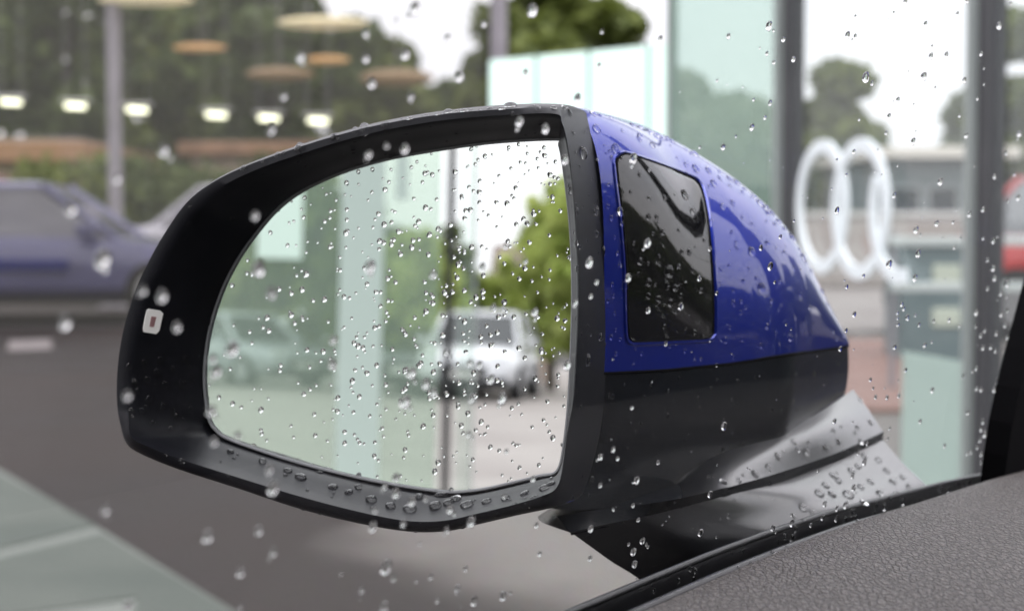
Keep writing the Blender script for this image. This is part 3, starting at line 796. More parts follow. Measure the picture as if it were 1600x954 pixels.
def pend(w, h, m):
    def fn(t, p):
        bm = bmesh.new(); bmesh.ops.create_uvsphere(bm, u_segments=20, v_segments=10, radius=1)
        MB().from_bm(bm, Matrix.Translation(p) @ Matrix.Diagonal((w, w*.5, h*.7, 1))).build('shade', m, t, True)
        MB().tube([p + UP*h*.9, Vector((p.x, p.y, 4.46))], .004, 5).build('rod', m_steel, t)
    return fn
m_yel = mat('lamp_yellow', (.7, .6, .35), .5, emit=(.95, .84, .58), es=.4)
m_org = mat('lamp_orange', (.6, .33, .12), .5, emit=(.85, .52, .24), es=.28)
m_amb = mat('added_amber', (.22, .14, .07), .5, emit=(.5, .34, .16), es=.12)  # made-up lamp body with added faint glow, standing in for a brown patch
for px, py, w_, h_, m_, lab in ((228, 0, .58, .09, m_yel, 'pale yellow saucer lamp cut by the top edge'), (505, 36, .56, .10, m_yel, 'pale yellow saucer lamp above the orange lamps'), (312, 75, .33, .065, m_org, 'orange saucer lamp above the fourth strip light'), (512, 94, .27, .07, m_org, 'orange saucer lamp below the pale yellow one'), (438, 116, .42, .12, m_amb, 'added dim amber saucer left of the orange lamp'), (620, 122, .45, .15, m_amb, 'added dim amber saucer furthest right in the row')):
    hang('saucer_lamp', lab, 'saucer lamps hanging from the gantry', pend(w_, h_, m_), px, py)

# ------------------------------------------------------------------ cars
m_tyre = mat('tyre_rubber', (.02, .02, .021), .8); m_rim = mat('alloy_rim', (.5, .5, .52), .3, metal=.8)
m_cglass = mat('car_dark_glass', (.02, .025, .028), .05, coat=.3); m_hl = mat('headlight_glass', (.75, .78, .8), .1, coat=.5)
m_tl = mat('tail_light_red', (.5, .03, .03), .2, coat=.5); m_trim = mat('car_lower_trim', (.02, .02, .022), .6)
def car(name, label, loc, rot, paint, Lc_=4.3, Wc=1.8, Hc_=1.46, hatch=False, cat='car', group=None, glass=None):
    t = thing(name, (0, 0, 0), label, cat, group)
    hb = Hc_*.62; w = Wc/2; xs = [-.5, -.47, -.40, -.25, 0, .2, .33, .43, .48, .5]
    ws = [.74, .88, .96, 1, 1, 1, .98, .93, .84, .66]; zs = [.80, .90, .97, 1, 1, .97, .90, .84, .76, .62] if not hatch else [.95, .98, 1, 1, 1, .98, .93, .86, .77, .62]
    loops = []
    for x, a, z in zip(xs, ws, zs):
        W_ = w*a; Z = hb*z
        half = [(0, .24), (W_*.86, .24), (W_*.98, .36), (W_, .55*Z+.12), (W_*.985, Z-.12), (W_*.93, Z-.02), (W_*.6, Z+.015), (0, Z+.025)]
        ring = [Vector((x*Lc_, y, z_)) for y, z_ in half] + [Vector((x*Lc_, -y, z_)) for y, z_ in half[-2:0:-1]]
        loops.append(ring)
    MB().loft(loops, cap0=True, cap1=True).build('body', paint, t, True, angle=35)
    gl = glass or m_cglass
    xb0, xb1 = (-.47 if hatch else -.38)*Lc_, .22*Lc_; xt0, xt1 = (-.38 if hatch else -.22)*Lc_, .04*Lc_
    zb, zt = hb-.03, Hc_-.04; wb, wt = w*.92, w*.70
    B4 = [Vector((xb0, -wb, zb)), Vector((xb1, -wb*.96, zb-.04)), Vector((xb1, wb*.96, zb-.04)), Vector((xb0, wb, zb))]
    T4 = [Vector((xt0, -wt, zt)), Vector((xt1, -wt, zt)), Vector((xt1, wt, zt)), Vector((xt0, wt, zt))]
    cen_ = sum(B4 + T4, Vector())/8
    for i, nm in enumerate(('side_window', 'windscreen', 'side_window', 'rear_window')):
        j = (i+1) % 4; qd = [B4[i], B4[j], T4[j], T4[i]]
        c_ = sum(qd, Vector())/4; nn = (c_ - cen_); nn.z = 0; nn.normalize()
        qi = [p.lerp(c_, .06) for p in qd]
        MB().loft([[p - nn*.05 for p in qi], qi, [p.lerp(c_, .1) + nn*.012 for p in qi]], cap1=True, cap0=True).build(nm, gl, t)
    for i in range(4): MB().tube([B4[i], T4[i]], .045, 6).build('pillar', paint, t, True)
    mid = (B4[0]+B4[1])/2; midt = (T4[0]+T4[1])/2
    for s in (1, -1): MB().tube([Vector((mid.x, s*abs(mid.y), mid.z)), Vector((midt.x, s*abs(midt.y), midt.z))], .04, 6).build('pillar', paint, t, True)
    rl = []
    for k, (e, dz) in enumerate(((1.06, -.03), (1.04, .01), (.85, .04), (.4, .055))):
        rl.append([Vector((xt0 if False else (lerp((xt0+xt1)/2, p.x, e)), p.y*e, zt + dz)) for p in catmull(T4, 4)] if False else [Vector((lerp((xt0+xt1)/2, p[0], e), p[1]*e, zt+dz)) for p in [tuple(T4[i].lerp(T4[(i+1) % 4], k_/4)) for i in range(4) for k_ in range(4)]])
    MB().loft(rl, cap0=True, cap1=True).build('roof', paint, t, True, angle=60)
    for sx in (-.31, .30):
        for sy in (1, -1):
            cx, cy, r_ = sx*Lc_, sy*(w-.10), .32
            M = Matrix.Translation((cx, cy, r_)) @ Matrix.Rotation(R(90), 4, 'X')
            bm = bmesh.new(); bmesh.ops.create_cone(bm, cap_ends=True, segments=24, radius1=r_, radius2=r_, depth=.22); wl = MB().from_bm(bm, M).build('wheel', m_tyre, t, True)
            bm = bmesh.new(); bmesh.ops.create_cone(bm, cap_ends=True, segments=20, radius1=.2, radius2=.21, depth=.235); MB().from_bm(bm, M).build('rim', m_rim, wl, True)
    for sy in (1, -1):
        MB().bevel_box((.455*Lc_, sy*w*.62-.17, hb*.62), (.485*Lc_, sy*w*.62+.17, hb*.80), .012).build('headlight', m_hl, t)
        MB().bevel_box((-.497*Lc_, sy*w*.66-.15, hb*.70), (-.462*Lc_, sy*w*.66+.15, hb*.92), .012).build('tail_light', m_tl, t)
        MB().bevel_box((.13*Lc_, sy*(w+.07)-.08, hb-.02), (.17*Lc_, sy*(w+.07)+.08, hb+.12), .02).build('door_mirror', paint, t)
    MB().bevel_box((.47*Lc_, -w*.45, .38), (.503*Lc_, w*.45, .60), .015).build('grille', m_trim, t)
    MB().bevel_box((.44*Lc_, -w*.80, .24), (.512*Lc_, w*.80, .37), .02).build('lower_bumper', m_trim, t)
    MB().bevel_box((.505*Lc_, -.26, .40), (.516*Lc_, .26, .51), .004).build('number_plate', mat('plate_white', (.7, .7, .68), .4), t)
    for sy in (1, -1): MB().bevel_box((.47*Lc_, sy*w*.68-.14, .30), (.504*Lc_, sy*w*.68+.14, .40), .01).build('air_intake', m_trim, t)
    MB().bevel_box((-.48*Lc_, -w*.9, .2), (.49*Lc_, w*.9, .3), .03).build('sill_trim', m_trim, t)
    t.location = (loc[0], loc[1], 0); t.rotation_euler.z = rot
    return t
def paint(name, c, metal=.2, rough=.3): return mat(name, c, rough, metal=metal, coat=1)
p_lav = paint('stand_in_lavender_blue', (.115, .112, .23), .1)
pale_glass = mat('sky_toned_car_glass', (.16, .155, .19), .12, coat=.5)  # pale tone puts reflected sky into the window colour
bl = U(62, 345, 17.8)
bcar = car('parked_car', 'blurred lavender blue car side-on at the left edge, standing in for a reflection', (bl.x, bl.y), R(3), p_lav, 4.6, 1.85, 1.46, group='parked cars on the left', glass=pale_glass)  # solid stand-in for the camera car's reflection in the showroom glass
MB().bevel_box((bl.x-.25, bl.y-.965, .55), (bl.x+.55, bl.y-.90, .66), .01, ).build('waist_shade', mat('deep_blue_shade', (.01, .015, .16), .5), None)  # darker tone of the flank's crease, painted on as a strip
ws_ = [o for o in COL.objects if o.name == 'waist_shade'][0]; bpy.context.view_layer.update(); ws_.parent = bcar; ws_.matrix_parent_inverse = bcar.matrix_world.inverted()
p2 = U(-20, 345, 27)
car('parked_car', 'dark red car parked behind the blue stand-in at the left edge', (p2.x, p2.y), R(25), paint('dark_red_paint', (.14, .02, .025)), 4.2, 1.8, 1.78, True, group='parked cars on the left')
p5 = U(345, 345, 28)
car('parked_car', 'pale silver car parked behind, mostly hidden by the mirror frame', (p5.x, p5.y), R(178), paint('silver_paint', (.42, .41, .45), .4), 4.4, 1.8, 1.66, True, group='parked cars on the left', glass=pale_glass)
p4 = U(1660, 345, 15.5)
car('parked_car', 'red car peeping out right of the last mullion', (p4.x, p4.y), R(190), paint('red_paint', (.45, .02, .02), .1), 2.9, 1.7, 1.5, True)

# ------------------------------------------------------------------ showroom front on the right
m_alu = varied(mat('dark_aluminium', rough=.4), (.055, .055, .06), (.075, .074, .08), 4, stretch=(1, 1, .1))
m_alu2 = varied(mat('pale_aluminium', rough=.35), (.33, .37, .355), (.40, .44, .42), 4, stretch=(1, 1, .1))
m_tint = glass_pane_mat('green_tinted_pane', (.84, .92, .885), .25, veil=(.55, .72, .63), vf=.22)
m_clear = glass_pane_mat('clear_showroom_pane', (.96, .985, .98), .15, veil=(.68, .70, .68), vf=.03)
M1 = Vector((.985, 5.82, 0)); M2 = Vector((1.275, 4.42, 0)); FD = (M2 - M1).normalized(); FNn = Vector((-FD.y, FD.x, 0))   # facade direction and normal
FNn = FNn if FNn.x < 0 else -FNn
ZT = 3.4
fac = thing('showroom_front', M1, 'showroom glass front with two dark upright mullions', 'glass front')
def fbox(d0, d1, t0, t1, z0, z1):
    mb = MB(); vs = []
    for z in (z0, z1):
        for d, t_ in ((d0, t0), (d1, t0), (d1, t1), (d0, t1)): vs.append(M1 + FD*d + FNn*t_ + UP*z)
    return mb.add(vs, [(0,3,2,1),(4,5,6,7),(0,1,5,4),(1,2,6,5),(2,3,7,6),(3,0,4,7)])
LEN = (M2 - M1).length
for dd in (0, LEN):
    k_ = 1 if dd == 0 else .92
    mu = fbox(dd-.03, dd+.03, -.028*k_, .028*k_, 0, ZT).build('mullion', m_alu, fac)
    fbox(dd-.045, dd-.031, .010, .060*k_, 0, ZT).build('pale_strip', m_alu2, mu)
fbox(.032, LEN-.047, -.006, .006, .06, ZT-.06).build('pane', m_clear, fac)
fbox(-1.42, -.047, -.006, .006, .06, ZT-.06).build('pane', m_tint, fac)
fbox(LEN+.032, LEN+1.6, -.006, .006, .06, ZT-.06).build('pane', m_clear, fac)
fbox(-1.45, LEN+1.6, -.035, .035, ZT-.06, ZT).build('head_rail', m_alu, fac)
fbox(-1.45, LEN+1.6, -.035, .035, 0, .06).build('sill_rail', m_alu, fac)
fbox(-1.46, -1.42, -.02, .02, .06, ZT-.06).build('end_trim', m_alu2, fac)
# frosted band low on the clear pane
def fd_of(px):   # distance along facade where column px meets it
    k = (px-800)/F; return (k*M1.y - M1.x)/(FD.x - k*FD.y)
d0, d1 = fd_of(1408), fd_of(1506)
fbox(d0, d1, -.012, -.0075, .10, .66).build('frosted_band', mat('frosted_mint', (.60, .70, .64), .7), fac)
# rings sign fixed to the pane
ring_root = thing('rings_sign', M1 + FD*.3 + FNn*.02 + UP*1.1, 'white sign of interlocking rings fixed to the glass between two mullions', 'sign')
m_ring = mat('white_ring', (.82, .88, .90), .4, emit=(.85, .95, 1), es=.08)
for k, (px, py, ry, a0, a1_) in enumerate(((1292, 323, 103, 0, 360), (1354, 326, 109, 0, 360), (1419, 329, 113, 150, 285))):
    d = fd_of(px); c = M1 + FD*d + FNn*(.014 + .004*k); Yc = c.y
    zc = U(px, py, Yc).z; r_ = ry*Yc/F*.93
    full = a0 == 0 and a1_ == 360; n = 56 if full else 14
    pts_o, pts_i = [], []
    loops = []
    for i in range(n if full else n+1):
        th = R(lerp(a0, a1_, i/n)); e = FD*math.cos(th)*.98 + UP*math.sin(th)
        ro, ri = r_*1.09, r_*.87
        cc = Vector((c.x, c.y, zc))
        loops.append([cc + e*ri + FNn*.0, cc + e*ro, cc + e*ro + FNn*.012, cc + e*ri + FNn*.012])
    if full: loops.append(loops[0])
    MB().loft(loops, cap0=not full, cap1=not full).build('ring', m_ring, ring_root)
# white guard rails outside
def rail_fence():
    Y = 10.0; a, b = U(1392, 345, Y), U(1680, 345, Y)
    t = thing('guard_rail', (a.x, Y, 0), 'white two-bar guard rail crossing behind the right-hand mullion', 'guard rail')
    m = mat('white_rail', (.62, .66, .65), .45)
    for py in (377, 448):
        z = U(1400, py, Y).z; MB().bevel_box((a.x, Y-.02, z-.028), (b.x, Y+.02, z+.028), .008).build('rail', m, t)
    for px in (1398, 1545, 1672):
        x = U(px, 345, Y).x; MB().tube([Vector((x, Y+.03, 0)), Vector((x, Y+.03, .98))], .02, 8).build('post', m_steel, t, True)
rail_fence()
def kiosk():
    Y = 12.2; a, b = U(1412, 345, Y), U(1500, 345, Y)
    t = thing('ticket_kiosk', ((a.x+b.x)/2, Y, 0), 'teal grey kiosk with two pale openings behind the guard rail', 'kiosk')
    m = varied(mat('kiosk_teal', rough=.5), (.12, .17, .18), (.17, .22, .23), 3)
    MB().bevel_box((a.x, Y, 0), (b.x+.2, Y+.6, .88), .03).build('cabinet', m, t)
    MB().bevel_box((a.x-.03, Y-.05, .88), (b.x+.23, Y+.65, .92), .01).build('lid', mat('pale_eaves'), t)
    for z in (.34, .66):
        x0, x1 = U(1458, 345, Y).x, U(1502, 345, Y).x
        MB().bevel_box((x0, Y-.02, z-.07), (x1, Y+.02, z+.07), .01).build('opening', mat('pale_opening', (.58, .62, .52), .5), t)
kiosk()

# ------------------------------------------------------------------ pale glass panel screen behind the mirror
def screen():
    t0 = U(1030, 345, 9.1)
    t = thing('glass_screen', (t0.x, t0.y, 0), 'bright mint glass screen of four panels with added glow above the mirror cap', 'glass screen')
    m = mat('sky_glow_mint_glass', (.62, .80, .73), .25, emit=(.80, 1, .92), es=.62)  # emission added to imitate sky reflected in the panels
    edges = [(763, 102, 10.1), (838, 95, 9.82), (920, 84, 9.55), (1013, 74, 9.22), (1048, 71, 9.1)]
    ztop = 2.02
    pts = []
    for px, py, Y in edges: p = U(px, 345, Y); pts.append(Vector((p.x, p.y, 0)))
    for i in range(4):
        a, b = pts[i], pts[i+1]; d = (b-a).normalized(); nrm = Vector((-d.y, d.x, 0)); a2_, b2 = a + d*.012, b - d*.012
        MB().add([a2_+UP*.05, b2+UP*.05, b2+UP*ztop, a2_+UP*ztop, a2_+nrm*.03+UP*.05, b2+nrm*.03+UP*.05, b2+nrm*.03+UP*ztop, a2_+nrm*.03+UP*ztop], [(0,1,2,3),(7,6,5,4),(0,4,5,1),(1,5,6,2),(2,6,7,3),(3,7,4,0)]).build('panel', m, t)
    for p in pts[1:4]:
        MB().box((p.x-.012, p.y-.005, 0), (p.x+.012, p.y+.04, ztop+.01)).build('divider', mat('mint_divider', (.18, .30, .26), .4), t)
    d = (pts[-1]-pts[0]).normalized(); ang = math.atan2(d.y, d.x)
    MB().box((0, -.03, 0), ((pts[-1]-pts[0]).length, .06, .05), Matrix.Translation(pts[0]) @ Matrix.Rotation(ang, 4, 'Z')).build('base_rail', m_alu2, t)
screen()

# ------------------------------------------------------------------ what the mirror shows: behind the car
def mfac():
    D = 8.0
    A0, A1 = mdist(250, D), mdist(738, D); post = mdist(700, D-.03)
    d = (A1-A0).normalized(); nrm = Vector((-d.y, d.x, 0))
    t = thing('rear_glass_wall', post, 'green tinted glass wall with a dark post reflected in the mirror', 'glass wall')
    def bx(a, b, t0, t1, z0, z1):
        vs = [p + nrm*q_ + UP*z for z in (z0, z1) for p, q_ in ((a, t0), (b, t0), (b, t1), (a, t1))]
        return MB().add(vs, [(0,3,2,1),(4,5,6,7),(0,1,5,4),(1,2,6,5),(2,3,7,6),(3,0,4,7)])
    mt = glass_pane_mat('rear_tinted_pane', (.86, .92, .87), .3, veil=(.56, .66, .58), vf=.22)
    m2 = glass_pane_mat('rear_light_pane', (.93, .965, .94), .3, veil=(.6, .7, .65), vf=.08)
    pp = post
    bx(A0, pp - d*.05, -.006, .006, .05, 3.4).build('pane', mt, t)
    bx(pp + d*.05, A1, -.006, .006, .05, 3.4).build('pane', m2, t)
    bx(pp - d*.02, pp + d*.02, -.02, .02, 0, 3.5).build('post', mat('black_post', (.02, .022, .022), .45), t)
    bx(A1, A1 + d*.012, -.02, .02, 0, 3.4).build('edge_trim', m_alu2, t)
    bx(A0, A1, -.03, .03, 3.4, 3.5).build('head_rail', m_alu, t)
    bx(A0, A1, -.03, .03, 0, .05).build('sill_rail', m_alu, t)
    mint = mat('frosted_fin', (.52, .62, .57), .5)
    a, b = mdist(528, D-.2), mdist(596, D-.2)
    bx(a, b, -.02, .02, 0, 3.4).build('frosted_fin', mint, t)
    a, b = mdist(398, D-.2), mdist(468, D-.2)
    z0 = 1.05 + (529-425)/F*8.7; bx(a, b, -.01, .01, z0, 3.4).build('sky_sheet', mat('sky_glow_sheet', (.62, .76, .68), .5, emit=(.8, 1, .9), es=.15), t)  # sheet and its added glow stand in for bright sky behind the glass
    a, b = mdist(612, D-.2), mdist(632, D-.2)
    bx(a, b, -.01, .01, 1.05 + (529-330)/F*8.7, 3.4).build('frosted_strip', mint, t)
mfac()
def mtree(px, D, top_py, crown, kind, label, seed, **k):
    p = mdist(px, D); h = 1.05 + (529-top_py)/F*(D+.7)
    tree((p.x, p.y), h, crown, kind, label, seed, z0=.1, **k)
mtree(862, 34, 262, 1.0, 'bright', 'bright yellow-green tree reflected right of the white car roof', 61, leaves=2300, leaf=.17, clumps=60)
mtree(905, 31, 250, 1.0, 'bright', 'bright green tree cut by the right edge of the mirror reflection', 62, leaves=2300, leaf=.17, clumps=60)
mtree(805, 36, 372, .95, 'bright', 'lower yellow-green tree reflected above the white car', 69, leaves=1900, leaf=.16, clumps=50)
mtree(745, 38, 395, .9, 'bright', 'small yellow-green tree reflected beside the dark post', 63, leaves=1800, leaf=.16)
mtree(640, 30, 345, 1.1, 'bright', 'green tree reflected left of the dark post', 64, leaves=1900, leaf=.2)
mtree(690, 36, 340, 1.0, 'mid', 'green tree reflected behind the dark post', 65, leaves=2600, leaf=.18)
mtree(565, 33, 300, 1.3, 'mid', 'green tree reflected behind the frosted fin', 66, leaves=2600, leaf=.2)
mtree(480, 36, 235, 1.7, 'mid', 'large green tree reflected in the middle of the mirror', 67, leaves=3000, leaf=.22)
mtree(375, 38, 330, 1.5, 'bright', 'green tree reflected at the left end of the mirror', 68, leaves=2600, leaf=.2)
def mbuild(px0, px1, D, top_py, bot, label, m):
    a, b = mdist(px0, D), mdist(px1, D); d = (b-a).normalized(); nrm = Vector((-d.y, d.x, 0))
    if nrm.dot(a) < 0: nrm = -nrm
    h = 1.05 + (529-top_py)/F*(D+.7)
    t = thing('rendered_house', (a+b)/2, label, 'house')
    vs = [p + UP*z for z in (0, h) for p in (a, b, b+nrm*5, a+nrm*5)]
    MB().add(vs, [(0,3,2,1),(4,5,6,7),(0,1,5,4),(1,2,6,5),(2,3,7,6),(3,0,4,7)]).build('wall', m, t)
    e = [a - d*.2 - nrm*.2, b + d*.2 - nrm*.2, b + d*.2 + nrm*5.2, a - d*.2 + nrm*5.2]
    rm = MB().loft([[p + UP*h for p in e], [(e[0]+e[3])/2 + UP*(h+.9), (e[1]+e[2])/2 + UP*(h+.9), (e[1]+e[2])/2 + UP*(h+.9) + nrm*.01, (e[0]+e[3])/2 + UP*(h+.9) + nrm*.01]], cap1=True).build('roof', mat('roof_tile', (.16, .12, .10), .8), t)
    n = max(1, int((b-a).length/1.8)); Lw = (b-a).length
    for k in range(n):
        c = a + d*((k+.5)*Lw/n) - nrm*.03
        vs = [c + d*x + nrm*y + UP*z for z in (h-1.5, h-.5) for x, y in ((-.4, 0), (.4, 0), (.4, .05), (-.4, .05))]
        MB().add(vs, [(0,3,2,1),(4,5,6,7),(0,1,5,4),(1,2,6,5),(2,3,7,6),(3,0,4,7)]).build('window', mat('dark_pane'), t)
mbuild(775, 870, 42, 425, 0, 'pinkish house wall reflected between the yellow-green trees', varied(mat('pink_render', rough=.8), (.50, .40, .34), (.58, .47, .40), 2))
mbuild(590, 665, 42, 428, 0, 'beige house wall reflected left of the dark post', varied(mat('cream_render', rough=.8), (.55, .47, .36), (.62, .54, .43), 2))
hp = mdist(660, 31)
def mcar(px, D, rot_off, label, pnt, **k):
    p = mdist(px, D); to = math.atan2(MC.y - p.y, MC.x - p.x)
    car('parked_car', label, (p.x, p.y), to + rot_off, pnt, group='cars reflected in the mirror', **k)
mcar(752, 29, R(8), 'white car facing us reflected beside the dark post', paint('white_paint', (.66, .67, .70), 0), Hc_=1.55, hatch=True)
mcar(672, 31, R(12), 'dark grey car reflected just behind the dark post', paint('dark_grey_paint', (.10, .11, .12)), Hc_=1.5, hatch=True)
mcar(378, 34, R(-35), 'silver grey car reflected at the left end of the mirror', paint('silver_paint2', (.40, .43, .46), .3), Hc_=1.5, hatch=True)

# ------------------------------------------------------------------ raindrops
def water_mat():
    m = bpy.data.materials.new('rain_water'); m.use_nodes = True
    t = m.node_tree; t.nodes.clear()
    o = N(t, 'ShaderNodeOutputMaterial'); g_ = N(t, 'ShaderNodeBsdfGlass', {'IOR': 1.333, 'Roughness': 0, 'Color': (1, 1, 1, 1)})
    t.links.new(g_.outputs[0], o.inputs[0]); return m
m_water = water_mat()
def drop_mesh(k):
    rng = random.Random(k); n, rings = 16, 6; vs = []; fs = []
    hgt = rng.uniform(.72, 1.0); el = rng.uniform(1.0, 1.2); ph = rng.uniform(0, 6.28); am = rng.uniform(.02, .10); sag = rng.uniform(0, .22)
    vs.append((0, 0, 0))
    for j in range(rings):
        t = j/(rings); a = t*math.pi/2
        rr = math.cos(a)**.8*(1 + .06*math.sin(2*a)); zz = hgt*math.sin(a)
        for i in range(n):
            th = 2*math.pi*i/n; q_ = 1 + am*math.cos(2*th+ph) + am*.6*math.cos(3*th-ph)
            x, y = rr*q_*math.cos(th), rr*q_*math.sin(th)*el
            vs.append((x, y - sag*zz, zz))
    vs.append((0, -sag*hgt, hgt))
    top = len(vs)-1
    for i in range(n): fs.append((0, 1+(i+1) % n, 1+i))
    for j in range(rings-1):
        for i in range(n):
            a = 1+j*n+i; b = 1+j*n+(i+1) % n; fs.append((a, b, b+n, a+n))
    for i in range(n): a = 1+(rings-1)*n+i; b = 1+(rings-1)*n+(i+1) % n; fs.append((a, b, top))
    me = bpy.data.meshes.new('raindrop'); me.from_pydata(vs, [], fs); me.update()
    for p in me.polygons: p.use_smooth = (p.index >= n)
    me.materials.append(m_water); return me
DM = [drop_mesh(k) for k in range(10)]
def drop_matrix(p, n, r, flat=1.0, down=Vector((0, 0, -1))):
    up = -down; y = (up - n*up.dot(n)); y = y.normalized() if y.length > 1e-4 else n.orthogonal().normalized()
    x = y.cross(n).normalized()
    f = r*flat; return Matrix(((x.x*r, y.x*r, n.x*f, p.x), (x.y*r, y.y*r, n.y*f, p.y), (x.z*r, y.z*r, n.z*f, p.z), (0, 0, 0, 1)))
WD = '''471,89,8 444,151,6 425,203,8 257,235,10 183,280,8 582,130,9 650,14,11 834,17,12 757,38,6 573,53,6 573,92,7 635,85,9 620,33,4 643,151,7 719,120,10 700,60,7 822,113,6 941,50,4 904,153,8 937,103,5 1033,61,6 1010,43,2
813,190,9 854,202,8 634,233,9 577,242,7 605,228,5 400,337,7 407,422,12 425,457,10 365,545,13 333,560,8
1203,41,8 1139,57,5 1225,62,5 1241,93,5 1199,84,4 1210,98,4 1188,75,2 1121,126,3 1178,156,3 1204,161,5 1196,184,4 1176,199,6 1150,213,3 1131,230,6 1203,250,2 1094,230,3 1337,26,3 1326,55,6 1337,57,4 1416,3,5 1397,20,3 1447,38,5 1497,22,4 1512,2,5 1563,41,6 1580,6,3 1456,88,6 1457,73,3 1480,86,5 1355,121,9 1445,120,8 1420,112,2 1462,137,3 1508,126,5 1534,84,4 1538,107,2 1538,132,2 1528,154,3 1404,156,5 1390,182,5 1385,208,4 1343,187,3 1428,221,6 1431,205,2 1428,163,2 1511,212,5 1500,181,3 1594,209,6 1573,239,4 1555,276,4 1586,272,4 1592,309,5 1575,314,3 1471,284,6 1398,305,5 1335,237,4 1323,273,3 1308,250,3 1378,273,2 1403,259,2 1523,259,2 1300,295,2 1372,234,2
1309,329,6 1286,341,2 1241,345,3 1433,359,6 1465,349,5 1441,340,2 1436,396,7 1391,413,7 1431,434,6 1350,431,4 1320,438,2 1324,448,4 1336,491,5 1323,516,4 1314,545,5 1410,475,4 1413,482,4 1419,496,5 1431,492,3 1403,489,3 1403,497,3 1404,507,4 1437,507,4 1460,501,3 1484,500,4 1500,509,3 1477,437,2 1492,387,3 1473,372,2 1502,372,3 1516,335,5 1537,327,5 1490,347,3 1553,376,5 1559,370,2 1537,372,3 1544,406,4 1553,419,6 1555,435,5 1575,443,6 1544,450,4 1564,459,4 1573,464,3 1527,488,5 1565,491,4 1575,485,4 1597,484,4 1571,508,4 1539,516,4 1525,510,3 1533,524,4 1558,521,4 1580,521,4 1590,521,4 1575,527,4 1589,533,4 1597,533,4 1537,543,4 1549,542,4 1556,548,4 1575,549,4 1573,578,4 1566,583,4 1559,596,5 1555,608,5 1566,623,6 1526,575,4 1520,580,3 1527,607,4 1534,608,4 1506,587,4 1458,609,5 1446,539,4 1457,534,3 1399,542,5 1416,578,4 1361,593,4 1365,606,3 1369,620,4 1383,606,2 1387,621,4 1405,618,4 1404,594,2
1205,416,7 1190,387,5 1211,441,3 1220,370,4 1229,507,2 1237,514,2 1094,435,5 1065,479,7 1121,458,4 1110,389,4 1014,380,8 923,411,9 884,250,9 991,248,9 983,434,7 1014,485,6 900,473,6 924,463,5 888,571,9 933,441,5 1041,537,4 1019,596,2
1133,666,7 1305,658,5 1333,659,2 1391,669,3 1439,658,4 1477,696,4 1388,685,3 1356,693,4 1342,707,4 1352,722,6 1333,744,4 1279,735,3 1168,731,2 1121,726,2 1111,772,6 1096,832,7 1120,839,2 1335,762,6 1290,787,5 1309,794,5 1323,789,6 1287,808,5 1308,810,5 1268,820,4 1239,817,6 1209,825,6 1238,804,3 1513,644,5 1512,708,4 1518,706,4 1556,636,3 1565,639,4 1537,658,5 1555,666,6 1550,651,4 1540,678,6 1534,670,4 1532,687,4 1553,689,4 1528,698,4 1534,709,4 1534,722,4 1545,722,4 1544,739,5 1535,745,3 1507,760,5
988,637,4 959,702,5 939,714,6 966,716,4 1029,722,4 996,750,7 939,758,4 990,789,4 959,796,3 998,812,4 924,826,6 1036,819,2 1005,845,6 1013,854,3 983,850,3 991,862,7 993,881,6 995,904,2 844,865,5 923,872,5 839,820,5 605,886,13 674,901,5 728,888,5 656,849,3 651,907,3 566,921,6 602,948,9 684,938,5 716,919,6 742,939,8 788,931,8 798,926,3 721,947,2 533,896,3 563,935,2 602,759,6 620,770,9 645,783,8 666,779,5 704,796,8 788,775,4 834,748,6 738,815,9 699,828,6 584,823,9 631,818,6 587,797,5 733,678,6 792,705,5 620,746,8
104,505,12 163,406,16 255,463,10 278,511,8 224,454,8 200,618,8 112,326,11 166,797,8 326,838,12 406,829,8 428,862,8 377,894,9 201,946,8 376,948,5 422,733,8 428,763,12 336,690,7 331,641,10 372,680,7
406,420,14 339,580,10 522,531,8 520,568,9 580,417,11 755,417,8 678,429,7 644,583,10 667,600,9 679,613,8 634,628,12 750,570,7 735,568,7 787,622,10 738,623,8 768,593,8 837,488,8 773,481,7 787,484,6 822,409,5 791,385,5 698,551,6'''
